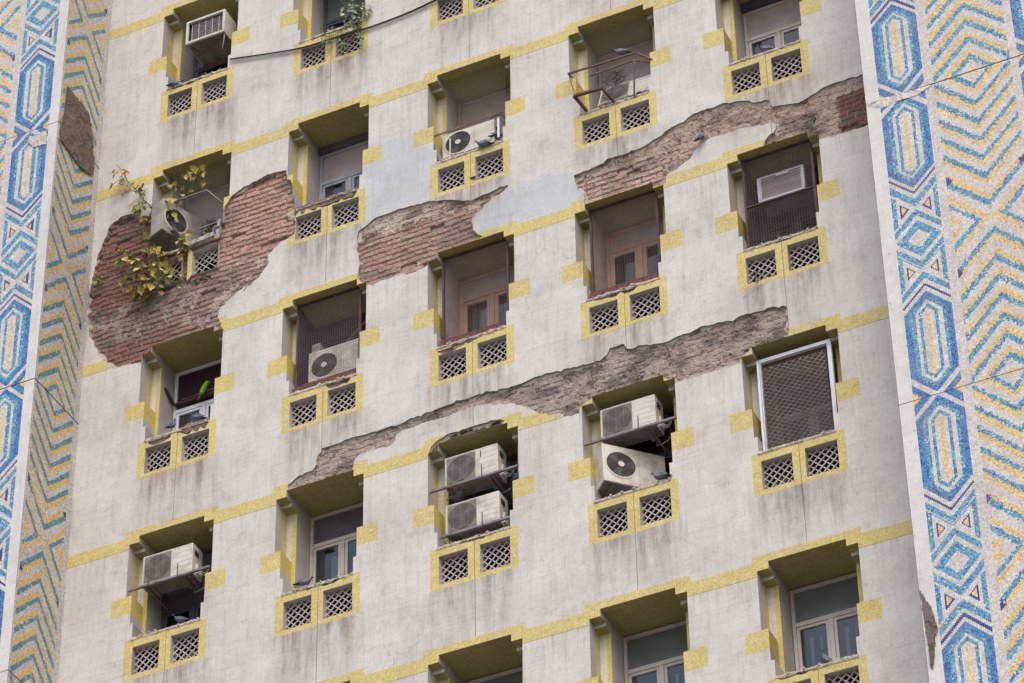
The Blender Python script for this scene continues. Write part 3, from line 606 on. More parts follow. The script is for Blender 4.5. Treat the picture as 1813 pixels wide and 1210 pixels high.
def window(n):
    tz,fm,top,fill=CFG[n]; y0,y1=.66,.73; zt=.085; zb=-1.555
    if n in('B1',): zt=.0
    if n=='E1': zt=-.03
    if n=='B3': zt=.09
    m=M(); a=.49; w=.045
    m.box(-a,-a+w,y0,y1,zb,zt,fm); m.box(a-w,a,y0,y1,zb,zt,fm); m.box(-a+w,a-w,y0,y1,zt-w,zt,fm)
    m.box(-a+w,a-w,y0-.004,y1,tz-.03,tz+.03,fm); m.box(-a+w,a-w,y0,y1,zb,zb+w,fm)
    m.box(-.028,.028,y0-.004,y1,zb+w,tz-.03,fm)
    if zt<.08: m.box(-.4965,.4965,y0-.06,y1+.03,zt+.001,.104,'framedark' if n!='B1' else 'boarddark')
    ob=m.build('window',bld,bl(n),bevel=.004)
    def part(name,mm,bv=0.):
        o=mm.build(name,ob,(0,0,0),bevel=bv); return o
    mm=M(); mm.box(-a+w,a-w,y0+.03,y0+.045,tz+.03,zt-w,top)
    if top=='board' : mm.box(-a+w,a-w,y0+.02,y0+.029,tz+.03,tz+.045,top)
    part('transom_panel',mm)
    for s in (-1,1):
        x0,x1=(-a+w,-.028) if s<0 else (.028,a-w); sw=.042 if fm!='wood' else .06
        mm=M(); z0,z1=zb+w,tz-.03; ya,yb=y0+.008,y0+.05
        mm.box(x0+.003,x0+sw,ya,yb,z0,z1-.003,fm); mm.box(x1-sw,x1-.003,ya,yb,z0,z1-.003,fm)
        mm.box(x0+sw,x1-sw,ya,yb,z1-sw,z1-.003,fm); mm.box(x0+sw,x1-sw,ya,yb,z0,z0+sw,fm)
        part('sash',mm,.004)
        mm=M(); mm.poly([(x0+sw,y0+.027,z0+sw),(x1-sw,y0+.027,z0+sw),(x1-sw,y0+.027,z1-sw),(x0+sw,y0+.027,z1-sw)],'glass'); part('pane',mm)
    # dark room with what shows behind the panes
    mm=M(); R=(-.9,.9,.735,2.4,-1.7,.4)
    x0,x1,ya,yb,z0,z1=R
    mm.poly([(x0,yb,z0),(x1,yb,z0),(x1,yb,z1),(x0,yb,z1)],'room'); mm.poly([(x0,ya,z0),(x0,yb,z0),(x0,yb,z1),(x0,ya,z1)],'room')
    mm.poly([(x1,ya,z0),(x1,yb,z0),(x1,yb,z1),(x1,ya,z1)],'room'); mm.poly([(x0,ya,z1),(x1,ya,z1),(x1,yb,z1),(x0,yb,z1)],'room'); mm.poly([(x0,ya,z0),(x1,ya,z0),(x1,yb,z0),(x0,yb,z0)],'room')
    mm.poly([(x0,ya,z0),(-.49,ya,z0),(-.49,ya,z1),(x0,ya,z1)],'room'); mm.poly([(.49,ya,z0),(x1,ya,z0),(x1,ya,z1),(.49,ya,z1)],'room')
    part('room_interior',mm)
    if fill:
        mm=M(); top_=tz-.05
        if fill=='curtain': rng_=[(-.36,-.06,zb,top_-.02 if n!='B3' else top_-.10),(.1,.42,zb,top_)] if n!='B3' else [(-.24,-.03,zb,top_-.10)]
        elif fill=='curtainlow': rng_=[(-.30,-.05,zb,-.93 if n=='E1' else -.95),(.05,.40,zb,-.86 if n=='E1' else -.95)]
        else: rng_=[(-.33,-.28,zb,top_-.06),(-.20,-.17,zb,top_-.1),(.12,.17,zb,top_-.05),(.25,.27,zb,top_-.08),(-.10,-.085,zb,top_-.2)]  # narrow pale strips behind the panes, standing in for vertical blind reflections
        for (a0,a1,b0,b1) in rng_:
            k=max(2,int((a1-a0)/.02)); 
            for i in range(k):
                u0=a0+(a1-a0)*i/k;u1=a0+(a1-a0)*(i+1)/k; ya_=.80+.015*math.sin(i*1.9);yb_=.80+.015*math.sin((i+1)*1.9)
                mm.poly([(u0,ya_,b0),(u1,yb_,b0),(u1,yb_,b1),(u0,ya_,b1)],'curtain')
        part('curtain',mm)
    return ob
BROK={'A2'}
SR={'B1':1.,'A3':1.,'A2':.2,'B2':.0,'C2':.0,'D2':.0}
for k,n in enumerate(UNITS):
    inst('liner','window_recess',liner,n)
    for gi,g in enumerate(GR):
        if n=='A2': vent(*g,5+gi,True).build('vent_grille',bld,bl(n))
        elif n in('D0','E0','A5','B4'): pass
        else: inst('vent%d%d'%(gi,(k*7+gi*3)%5),'vent_grille',lambda g=g:vent(*g,(k*7+gi*3)%5+5),n)
    window(n)
    sillmesh(k+1,(1. if n in('A3',) else (-1. if n=='B1' else 0.)),amp=.020 if n in('C3','B3','C2','D2','A1','E4','A3') else .009).build('window_sill',bld,bl(n))
    if n in('B2','C2','D2'): brickrow(k).build('brick_sill_course',bld,bl(n))
# ---------------------------------------------------------------- bird screens
def cage(n,y=.15,pitch=.036,t=.0023,mid=None,bot=-1.47):
    m=M(); f='maroon'
    m.box(-.496,-.466,y-.016,y+.02,bot,.098,f); m.box(.466,.496,y-.016,y+.02,bot+.12,.098,f); m.box(-.466,.466,y-.014,y+.018,.076,.098,f)
    m.box(-.466,.466,y-.014,y+.018,bot,bot+.02,f)
    m.box(-.4965,-.488,y+.021,.66,bot,.10,'board' if n in('C2','D2') else 'inner_dark')
    ob=m.build('bird_screen',bld,bl(n))
    w=M(); x=-.466+pitch/2
    while x<.466: w.box(x-t/2,x+t/2,y-t/2,y+t/2,bot+.02,.076,'wire'); x+=pitch
    z=bot+.02+pitch/2
    while z<.076: w.box(-.466,.466,y-t/2-.0036,y-t/2,z-t/2,z+t/2,'wire'); z+=pitch
    w.build('wire_mesh',ob)
    if mid is not None:
        c=M(); c.box(-.466,.486,y-.02,y+.012,mid-.012,mid+.012,f); c.box(-.466,-.40,y+.02,y+.05,mid-.05,mid-.012,f); c.build('cross_bar',ob)
    return ob
cage('B2',bot=-1.36);cage('C2',bot=-1.36);cage('D2',bot=-1.36);cage('E2',mid=-.73,bot=-1.50)
def netting(n,y,x0,x1,z0,z1,pitch=.03,t=.0016,diag=False,mat='net'):
    m=M()
    if diag:
        r=random.Random(4)
        c=-2.
        while c<2.:
            for sg in (1,-.62):
                pts=[]
                for X in (x0,x1):
                    Zc=(X-c)*sg-.7
                    if z0<=Zc<=z1: pts.append((X,Zc))
                for Zc in (z0,z1):
                    X=(Zc+.7)/sg+c
                    if x0<X<x1: pts.append((X,Zc))
                if len(pts)>=2: 
                    a,b=pts[:2]; k=8; P_=[(a[0]+(b[0]-a[0])*i/k+.002*r.uniform(-1,1),y,a[1]+(b[1]-a[1])*i/k+.004*r.uniform(-1,1)) for i in range(k+1)]
                    m.tube(P_,t,mat,3)
            c+=pitch
    else:
        x=x0
        while x<x1:
            m.box(x-t/2,x+t/2,y-t/2,y+t/2,z0,z1,mat); x+=pitch
        z=z0
        while z<z1:
            m.box(x0,x1,y-t/2,y+t/2,z-t/2,z+t/2,mat); z+=pitch
    return m.build('bird_netting',bld,bl(n))
netting('A2',.2,-.49,.49,-1.5,.1); netting('C1',.18,-.49,.49,-1.5,.1); netting('D1',.22,-.49,.49,-.7,.1)
# E3: white frame with diamond netting
m=M(); y=.13
m.box(-.497,-.445,y,y+.05,-1.50,-.02,'framepvc'); m.box(.445,.497,y,y+.05,-1.50,-.02,'framepvc'); m.box(-.445,.445,y,y+.05,-.072,-.02,'framepvc')
m.box(-.465,-.455,y-.004,y,-1.50,-.02,'frameblue')
ob=m.build('net_frame',bld,bl('E3'))
m=M(); m.box(-.43,.43,y+.06,y+.07,-1.54,-.085,'e3mesh') if False else None
netting('E3',.10,-.43,.43,-1.5,-.2,pitch=.095,t=.0030,diag=True,mat='netpale')
m=M()
x=-.44
while x<.445: m.box(x-.0022,x+.0022,y+.055,y+.058,-1.54,-.072,'screen'); x+=.0085
m.build('insect_screen',ob)
m=M(); m.box(-.44,.44,.40,.41,-1.54,.09,'shade') if False else None
# ---------------------------------------------------------------- air conditioners
def pr(o,p): o.parent=p; return o
def ac_out(loc,rot,label,style='square',w=.76,h=.49,d=.27,pipes=True,group='outdoor air conditioner units standing in the window recesses',under=True,stripes=False,cm='acwhite'):
    """local: x to the right, y back, z up; origin = bottom centre of the front face"""
    t=empty('air_conditioner',loc,rot); tag(t,label,'air conditioner',group)
    b=M(); b.box(-w/2,w/2,0,d,.012,h,cm); b.build('casing',t,bevel=.008)
    u=M(); u.box(-w/2+.01,w/2-.01,.01,d-.01,.002,.011,'acunder')
    for x in (-w*.34,w*.30): u.box(x-.03,x+.03,-.02,d+.02,-.022,.001,'acunder')
    u.build('foot_rail',t)
    cx,r=-w/2+.245,min(.20,h*.43)
    if style=='square':
        g=M(); x0,x1,z0,z1=-w/2+.02,-w/2+.465,.02,h-.02
        g.box(x0,x1,-.012,-.001,z0,z1,'acwhite'); 
        g.box(x0+.018,x1-.018,-.0145,-.0125,z0+.018,z1-.018,'acgrey')
        g.disk(((x0+x1)/2,(z0+z1)/2),.198,-.0165,'acdark',32,.0015)
        c=((x0+x1)/2,(z0+z1)/2)
        g.build('front_grille',t)
        f=M()
        for k in range(3):
            a=2*math.pi*k/3+.6
            pts=[]
            for rr,da in ((.03,-.25),(.19,-.32),(.195,.35),(.05,.5)):
                pts.append((c[0]+rr*math.cos(a+da),-.0175-.001*k,c[1]+rr*math.sin(a+da)))
            f.poly(pts,'blade')
        f.disk(c,.045,-.022,'blade',16,.004); f.build('fan',t)
        wv=M(); z=z0+.03
        while z<z1-.02: wv.box(x0+.018,x1-.018,-.0275,-.0250,z,z+.0045,'acgrey'); z+=.0165
        for x in (x0+.10,x0+.205,x0+.31): wv.box(x,x+.0045,-.0245,-.0228,z0+.018,z1-.018,'acgrey')
        wv.build('wire_guard',t)
        ln=M()
        for k in range(5): ln.box(x1+.01,w/2-.008,-.0015,-.0003,z0+.05+k*.08,z0+.053+k*.08,'acgrey')
        ln.build('panel_groove',t)
        if stripes:
            ln=M(); ln.box(x1+.045,x1+.057,-.003,-.0005,h-.15,h-.05,'acdark'); ln.build('vent_slot',t)
    else:
        zc=h*.52; g=M(); g.disk((cx,zc),r+.022,-.006,'acwhite',40,.006,r-.004); g.disk((cx,zc),r,-.0015,'acdark',36,.001)
        g.build('fan_surround',t)
        f=M()
        for k in range(3):
            a=2*math.pi*k/3+.2; pts=[(cx+rr*math.cos(a+da),-.0035-.0005*k,zc+rr*math.sin(a+da)) for rr,da in ((.04,-.3),(.185,-.42),(.19,.30),(.05,.5))]
            f.poly(pts,'blade')
        f.build('fan',t)
        wv=M()
        for k in range(10): wv.disk((cx,zc),.05+k*.0155,-.010,'blade',30,.0015,.05+k*.0155-.003)
        for k in range(24):
            a=2*math.pi*k/24+.05; wv.bar((cx+.04*math.cos(a),-.012,zc+.04*math.sin(a)),(cx+r*math.cos(a+.12),-.012,zc+r*math.sin(a+.12)),.003,.003,'blade')
        wv.build('fan_guard',t)
        hb=M(); hb.disk((cx,zc),.043,-.018,'acwhite',20,.008); hb.build('fan_hub',t)
        ln=M(); ln.box(cx+r+.045,cx+r+.049,-.0015,-.0003,.02,h-.01,'acgrey'); ln.build('panel_groove',t)
    sd=M(); sd.box(w/2+.001,w/2+.03,.10,.22,.05,.20,'acwhite'); sd.build('valve_cover',t,bevel=.003)
    sd=M(); sd.box(w/2+.001,w/2+.012,.05,.15,h*.66,h*.80,'acdark'); sd.build('side_handle',t)
    if pipes:
        p=M()
        for k in range(3):
            q=[(w/2+.02,.17+.02*k,.10+.03*k),(w/2+.07,.20+.02*k,.06+.05*k),(w/2+.10,.26,.16+.04*k),(w/2+.07,.34,.30+.03*k),(w/2+.02,.42,.36)]
            p.tube(smooth(q),.007+.002*(k==1),'pipe' if k<2 else 'cable',6)
        p.tube(smooth([(w/2+.02,.20,.28),(w/2+.09,.15,.20),(w/2+.11,.2,.02),(w/2+.05,.25,-.16),(w/2-.05,.40,-.22)]),.006,'cable',5)
        p.tube(smooth([(w/2-.08,.30,.0),(w/2-.12,.28,-.10),(w/2+.0,.22,-.15),(w/2+.09,.28,-.05)]),.004,'pipe',5)
        p.build('pipe',t)
    return t
def smooth(pts,k=5):
    pts=[Vector(p) for p in pts]; out=[]
    for i in range(len(pts)-1):
        p0=pts[max(i-1,0)];p1_=pts[i];p2_=pts[i+1];p3_=pts[min(i+2,len(pts)-1)]
        for j in range(k):
            t=j/k; out.append(.5*((2*p1_)+(p2_-p0)*t+(2*p0-5*p1_+4*p2_-p3_)*t*t+(-p0+3*p1_-3*p2_+p3_)*t**3))
    out.append(pts[-1]); return out
def bracket(n,z,x0=-.64,x1=.62,y=.05,rods=(-.33,.11),rodh=.20,bent=0.):
    m=M(); m.bar((x0,y,z+bent),(x1,y,z),.034,.004,'steel',up=(0,0,1)); m.bar((x0,y-.017,z+.012+bent),(x1,y-.017,z+.012),.004,.030,'steel')
    for x in (-.38,.24): m.bar((x,y,z-.006),(x,.64,z-.006),.03,.02,'rust')
    for x in rods: m.box(x-.006,x+.006,y-.028,y-.019,z-.01,z+rodh*(1 if x>0 else .8),'rust')
    return m.build('ac_bracket',bld,bl(n))
# A4
bracket('A4',-.735,y=.05,x1=.60); ac_out(wl('A4',(-.09,.09,-.695)),(0,0,0),'white outdoor unit on a steel bracket in the bottom left window','square')
# C3
bracket('C3',-.615,y=.05,x1=.63); ac_out(wl('C3',(-.072,.1,-.575)),(0,0,0),'upper of two stacked outdoor units, dark slot in its panel, under the broken lintel','square',stripes=True)
bracket('C3',-1.385,x0=-.50,x1=.50,y=.05); ac_out(wl('C3',(-.062,.1,-1.345)),(0,0,0),'lower of two matching stacked outdoor units, close above a yellow framed vent','square')
# D3
bracket('D3',-.605,y=.05,x1=.63); ac_out(wl('D3',(-.058,.1,-.56)),(0,0,0),'level outdoor unit on a bar directly above a twisted unit with round fan','square')
ac_out(wl('D3',(-.06,.27,-1.31)),(math.radians(-3),math.radians(0),math.radians(46)),'large unit with big round fan, turned askew above the sill with a pigeon in front','round',w=.86,h=.62,d=.30)
# B2
ac_out(wl('B2',(.03,.27,-1.30)),(0,0,0),'outdoor unit with round dark fan standing behind a square wire screen','round',w=.80,h=.60,d=.28)
# C1
ac_out(wl('C1',(-.09,.15,-1.395)),(0,0,0),'outdoor unit with one round fan behind a thin rail, two pigeons at its right end','round',w=.80,h=.45,d=.25)
# D1
ac_out(wl('D1',(.05,.22,-1.30)),(math.radians(-20),0,0),'dirty outdoor unit leaning back under a projecting maroon steel frame','square',w=.78,h=.46,d=.22,pipes=False)
# A2
ac_out(wl('A2',(-.14,.05,-1.36)),(0,0,math.radians(70)),'outdoor unit turned sideways among junk and twigs above broken brickwork','round',w=.74,h=.60,d=.26,pipes=False,cm='acshaded')
# A1 : window unit
t=empty('air_conditioner',wl('A1',(.11,-.04,-.80))); tag(t,'boxy white window unit sticking out of the top left window with a hanging cable','air conditioner')
m=M(); w,h,d=.66,.46,.62; f=.035
m.box(-w/2,w/2,.0,.03,0,f,'acwhite');m.box(-w/2,w/2,.0,.03,h-f,h,'acwhite');m.box(-w/2,-w/2+f,0,.03,f,h-f,'acwhite');m.box(w/2-f,w/2,0,.03,f,h-f,'acwhite')
m.box(-w/2+.004,-w/2+.012,.03,d,.004,h-.004,'acwhite');m.box(w/2-.012,w/2-.004,.03,d,.004,h-.004,'acwhite');m.box(-w/2+.012,w/2-.012,.03,d,h-.012,h-.004,'acwhite')
m.build('casing',t)
m=M(); m.box(-w/2+.012,w/2-.012,.03,d,.004,.012,'acunder'); m.build('base_pan',t)
m=M(); m.box(-w/2+.07,w/2-.04,.05,.06,.05,h-.05,'coil'); m.box(-w/2+.012,w/2-.012,.07,.08,.012,h-.012,'acdark'); m.build('coil',t)
m=M()
for k in range(12): z=.06+k*.03; m.box(-w/2+.075,w/2-.045,.040,.047,z,z+.010,'steel')
for k in range(5): x=-w/2+.08+k*.115; m.box(x,x+.007,.036,.040,.05,h-.05,'acwhite')
m.build('rear_grille',t)
m=M(); m.tube(smooth([(-.27,.1,-.002),(-.16,.12,-.10),(-.02,.10,-.16),(.12,.08,-.12),(.24,.10,-.01),(.31,.05,-.02)]),.006,'cable',6); m.tube([(.31,.05,-.02),(.30,.06,-.10),(.27,.08,-.28)],.010,'pipe',6); m.build('power_cable',t)
m=M(); m.box(-.34,.33,.52,.58,-.03,-.002,'rust'); m.build('support_bar',t)
# E2 window unit
t=empty('air_conditioner',wl('E2',(-.03,.30,-.56))); tag(t,'white framed window unit with a grey louvred face behind dark wire mesh','air conditioner')
m=M(); w,h=.66,.42; f=.04
m.box(-w/2,w/2,0,.03,0,f,'framepvc');m.box(-w/2,w/2,0,.03,h-f*.7,h,'framepvc');m.box(-w/2,-w/2+f*1.4,0,.03,f,h-f*.7,'framepvc');m.box(w/2-f*1.2,w/2,0,.03,f,h-f*.7,'framepvc');m.box(-.06,.12,-.004,.0,h-.06,h-.01,'framepvc'); m.build('front_frame',t,bevel=.004)
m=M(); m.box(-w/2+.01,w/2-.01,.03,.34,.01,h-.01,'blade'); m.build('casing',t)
m=M()
for k in range(17): z=.045+k*.0205; m.box(-w/2+.056,w/2-.05,.012,.028,z,z+.012,'board')
m.build('louvre',t)
# ---------------------------------------------------------------- other hardware
# C1 rail & bars
m=M(); m.bar((-.60,.03,-1.02),(.50,.03,-.99),.012,.03,'rust'); m.bar((-.60,.03,-1.02),(-.50,.03,-1.50),.02,.02,'rust'); m.bar((-.36,.13,-1.06),(-.36,.13,-1.55),.022,.012,'acwhite'); m.bar((-.50,.02,-1.525),(.50,.02,-1.515),.012,.012,'rust')
m.tube(smooth([(.28,.1,-.98),(.36,.12,-.93),(.46,.13,-.96),(.48,.13,-1.03)]),.006,'cable',5); m.tube(smooth([(.30,.2,-1.06),(.38,.2,-1.03),(.49,.2,-1.02)]),.014,'pipe',6); m.bar((.42,.06,-1.05),(.42,.06,-1.42),.03,.02,'framepvc')
m.build('guard_rail',bld,bl('C1'))
# D1 projecting frame
m=M(); b=lambda a,c,w_=.028,mt='rust':m.bar(a,c,w_,w_,mt)
b((-.646,.05,-.72),(.27,-.25,-.66)) if False else None
b((-.60,-.15,-.885),(.41,-.15,-.92),.024); b((.41,-.15,-.92),(.60,.02,-1.00),.024); b((-.60,-.15,-.885),(-.62,.02,-.80),.02)
b((-.30,-.12,-1.03),(.385,-.15,-1.05),.020); b((.385,-.15,-1.05),(.55,.02,-1.02),.02); b((.385,-.15,-1.05),(.35,-.13,-1.69),.020)
b((-.52,-.17,-1.36),(-.10,-.17,-1.385),.036,'maroon'); b((-.52,-.17,-1.36),(-.40,-.02,-1.56),.034,'maroon'); b((-.10,-.17,-1.385),(.01,-.02,-1.56),.034,'maroon')
b((-.60,-.15,-.885),(-.50,-.16,-1.36),.010)
m.build('projecting_steel_frame',bld,bl('D1'))
# A2 bars, slab, junk
m=M(); b((-.53,-.10,-.70),(.34,-.12,-.72),.018,'steel'); b((.34,-.12,-.72),(.52,.03,-.92),.018,'steel'); b((-.53,-.10,-.70),(-.565,-.08,-1.28),.018,'acwhite'); b((-.59,-.08,-.82),(-.1,-.1,-.80),.014,'steel')
m.build('guard_rail',bld,bl('A2'))
m=M(); m.hexa([(-.58,-.16,-1.34),(-.14,-.16,-1.31),(-.02,.30,-1.50),(-.5,.30,-1.50),(-.58,-.16,-1.30),(-.14,-.16,-1.27),(-.02,.30,-1.46),(-.5,.30,-1.46)],'acunder'); m.hexa([(0,-.05,-1.60),(.44,-.05,-1.555),(.44,.2,-1.555),(0,.2,-1.60),(0,-.05,-1.53),(.44,-.05,-1.49),(.44,.2,-1.49),(0,.2,-1.53)],'sill')
m.build('broken_ledge_slab',bld,bl('A2'))
m=M(); r=random.Random(5)
for k in range(40):
    x,z=r.uniform(.08,.44),r.uniform(-1.48,-1.22); s=r.uniform(.01,.035); y=.1+r.uniform(0,.2)
    m.hexa([(x+s*a*r.uniform(.5,1.3),y+s*b_*r.uniform(.5,1.3),z+s*c*r.uniform(.4,1.2)) for a,b_,c in ((-1,-1,-1),(1,-1,-1),(1,1,-1),(-1,1,-1),(-1,-1,1),(1,-1,1),(1,1,1),(-1,1,1))],r.choice(['rubble','sill','acdark','woodold','bluebag','pipe','acwhite']))
m.bar((.12,.1,-1.20),(.44,.12,-1.17),.03,.02,'steel'); m.bar((.44,.1,-1.15),(.42,.1,-1.5),.05,.02,'frameblue')
tag(m.build('rubbish_pile',None,wl('A2')),'heap of rubbish and broken bits on the window ledge right of the sideways unit','rubbish')
def nest(n,c,seed,label,size=.16):
    m=M(); r=random.Random(seed)
    for k in range(70):
        a=r.uniform(0,6.28); q=Vector((c[0]+r.gauss(0,size*.6),c[1]+r.gauss(0,.03),c[2]+r.gauss(0,size*.35))); dv=Vector((math.cos(a),r.uniform(-.3,.3),math.sin(a)*.6))*r.uniform(.03,.09)
        m.tube([q-dv,q+dv*.3+Vector((0,0,.008)),q+dv],.0035,'twig',4)
    tag(m.build('twig_nest',None,wl(n)),label,'nest')
nest('D1',(.0,.10,-1.02),3,'dark tangle of dead twigs above the leaning unit in the framed window')
nest('A2',(.22,.25,-1.02),4,'small dark clump of twigs inside the plant covered window',.08)
# B2 box and bar inside
m=M(); m.box(-.42,-.30,.45,.56,-.56,-.40,'acwhite'); m.box(-.415,-.305,.448,.449,-.52,-.44,'board'); m.build('meter_box',bld,bl('B2'),bevel=.004)
m=M(); m.bar((.1,.4,-.62),(.48,.3,-.42),.014,.014,'steel'); m.build('inner_bar',bld,bl('B2'))
# A3 plank shelf
m=M(); m.hexa([(-.47,.59,-.545),(.49,.59,-.545),(.49,.66,-.545),(-.44,.66,-.545),(-.47,.59,-.515),(.49,.59,-.515),(.49,.66,-.515),(-.44,.66,-.515)],'woodold')
m.bar((-.49,.40,-.36),(-.45,.60,-.53),.035,.035,'woodold')
for k,(a_,b_) in enumerate(((-.30,-.02),(-.05,.25),(.2,.48))): m.box(a_,b_,.57,.66,-.513+.012*k,-.503+.014*k,'rust')
tag(m.build('plank_shelf',None,wl('A3')),'old dark planks laid across the top of the white casement under the parrot','shelf')
# C3 blue bag
m=M(); r=random.Random(9)
def blob(m,c,s,mat,seed,n=8):
    r=random.Random(seed); base=len(m.v); k=m.mi(mat); rings=[]
    for i in range(n+1):
        th=math.pi*i/n; ring=[]
        for j in range(12):
            ph=2*math.pi*j/12; d_=1+.25*mnoise.noise(Vector((math.cos(ph)*1.5+seed,math.sin(ph)*1.5,th*1.5)))
            ring.append((c[0]+s[0]*d_*math.sin(th)*math.cos(ph),c[1]+s[1]*d_*math.sin(th)*math.sin(ph),c[2]+s[2]*d_*math.cos(th)))
        m.v+=ring
    for i in range(n):
        for j in range(12):
            q=base+i*12; m.f.append((q+j,q+(j+1)%12,q+12+(j+1)%12,q+12+j)); m.i.append(k); m.sm.append(True)
blob(m,(.56,.16,-.70),(.085,.06,.07),'bluebag',2); tag(m.build('plastic_bag',None,wl('C3')),'crumpled blue bag stuffed beside the upper of two stacked units','bag')
# wall cable
def cat_pts(pts,dy=0,dz=0): return [(p[0],-.03+dy,p[1]+Z0+dz) for p in pts]
m=M(); m.tube(smooth(cat_pts(D['cable']),6),.013,'cable',6); tag(m.build('cable'),'thick black cable strung along the wall under the second top window','cable',None)
m=M(); m.tube(smooth(cat_pts(D['cable'],-.004,-.032),6),.0055,'steel',6); tag(m.build('cable'),'thinner grey cable running just below the thick black one','cable')
# ---------------------------------------------------------------- birds
def bird(key,label,face=1,yaw=0.,parrot=False,s=1.,pitch=0.):
    s*=.80 if not parrot else 1.
    m=M(); n=10
    if parrot: rings=[(-.22,.02,.008,.005,1),(-.15,.03,.016,.012,1),(-.09,.04,.032,.030,0),(-.03,.05,.044,.044,0),(.03,.055,.044,.044,0),(.075,.06,.034,.034,0),(.105,.06,.036,.036,0),(.13,.055,.030,.030,0),(.145,.04,.010,.016,2)]
    else: rings=[(-.20,.045,.016,.004,3),(-.15,.055,.024,.007,3),(-.10,.07,.036,.022,1),(-.05,.082,.050,.042,1),(.0,.095,.054,.052,1),(.05,.11,.046,.050,0),(.085,.14,.030,.036,2),(.10,.175,.021,.024,2),(.112,.20,.021,.022,0),(.128,.205,.014,.014,0),(.14,.20,.005,.005,3),(.156,.193,.002,.002,3)]
    mats=(['parrot','parrottail','beakred','parrot'] if parrot else ['pg_body','pg_wing','pg_dark','pg_dark'])
    base=len(m.v)
    for (x,z,ry,rz,k) in rings:
        for j in range(n):
            a=2*math.pi*j/n; m.v.append((x,ry*math.cos(a),z+rz*math.sin(a)))
    for i in range(len(rings)-1):
        for j in range(n):
            k=rings[i][4]
            if not parrot and k==1 and 6<=j<=8: k=0
            q=base+i*n; m.f.append((q+j,q+(j+1)%n,q+n+(j+1)%n,q+n+j)); m.i.append(m.mi(mats[k])); m.sm.append(True)
    m.f.append(tuple(base+j for j in range(n))); m.i.append(0); m.sm.append(False)
    q=base+(len(rings)-1)*n; m.f.append(tuple(q+j for j in range(n))[::-1]); m.i.append(0); m.sm.append(False)
    if not parrot:
        for sy in (-1,1):   # folded wings with two dark bars
            W=[(.045,.115),(.0,.135),(-.07,.115),(-.15,.072),(-.17,.06),(-.10,.066),(-.03,.068),(.03,.08)]
            m.poly([(a,sy*.056,c) for a,c in W],'pg_wing'); m.poly([(a,sy*.050,c) for a,c in W][::-1],'pg_wing')
            for i in range(len(W)):
                a,b_=W[i],W[(i+1)%len(W)]; m.poly([(a[0],sy*.056,a[1]),(b_[0],sy*.056,b_[1]),(b_[0],sy*.044,b_[1]),(a[0],sy*.044,a[1])],'pg_wing')
            for bx in (-.04,-.075): m.poly([(bx,sy*.0575,.12),(bx-.012,sy*.0575,.116),(bx-.028,sy*.0575,.070),(bx-.016,sy*.0575,.070)],'pg_dark')
            m.tube([(.01,sy*.018,.055),(.014,sy*.018,.0),(.035,sy*.018,-.002)],.0035,'pg_leg',5)
    else:
        for sy in (-1,1): m.tube([(.0,sy*.012,.06),(.004,sy*.012,.02)],.004,'pg_leg',5)
    x,y,z=D['birdpos'][key]
    o=m.build('parakeet' if parrot else 'pigeon',None,(x,y,z+Z0-(.0 if parrot else .09*s)),(0,pitch,yaw if face>0 else math.pi+yaw)); o.scale=(s,s,s)
    tag(o,label,'parakeet' if parrot else 'pigeon',None if parrot else 'pigeons perched on sills and ledges'); return o
bird('a','dark pigeon on the left end of the sill below the boxy window unit',1,.5)
bird('b','blue grey pigeon facing left in front of the fan unit beside the thin rail',-1,0,s=1.1)
bird('c','pigeon half hidden at the right end of the fan unit beside the thin rail',1,.6)
bird('d','pigeon perched on the top bar of the projecting maroon frame',-1,.2)
bird('e','pigeon behind the sill of the top right window with board above the panes',-1,.3)
bird('f','dark pigeon clinging to the lip of broken plaster between brick patches',1,.9,pitch=-.6)
bird('g','dark pigeon tucked in the left corner of the sill below the parakeet',1,1.2,pitch=-.5)
bird('h','pale headed pigeon in front of the white casement below the parakeet',-1,.2)
bird('i','pigeon low at the left jamb of the clean window with a pale curtain',1,.5)
bird('j','pigeon standing right of the big twisted fan unit, facing left',-1,-.1,s=1.05)
bird('k','dark pigeon on the sill of the bottom right window with pale reflected strips in its panes',-1,.3,s=1.1,pitch=-.6)
bird('l','pale pigeon on the sill under the bottom left outdoor unit',-1,.4,s=.95)
bird('m','blue pigeon in the gap between the two stacked outdoor units',1,-.4,s=1.3)
bird('p','bright green parakeet sitting on old planks before a maroon panel',1,.2,parrot=True,s=.95,pitch=-1.05)
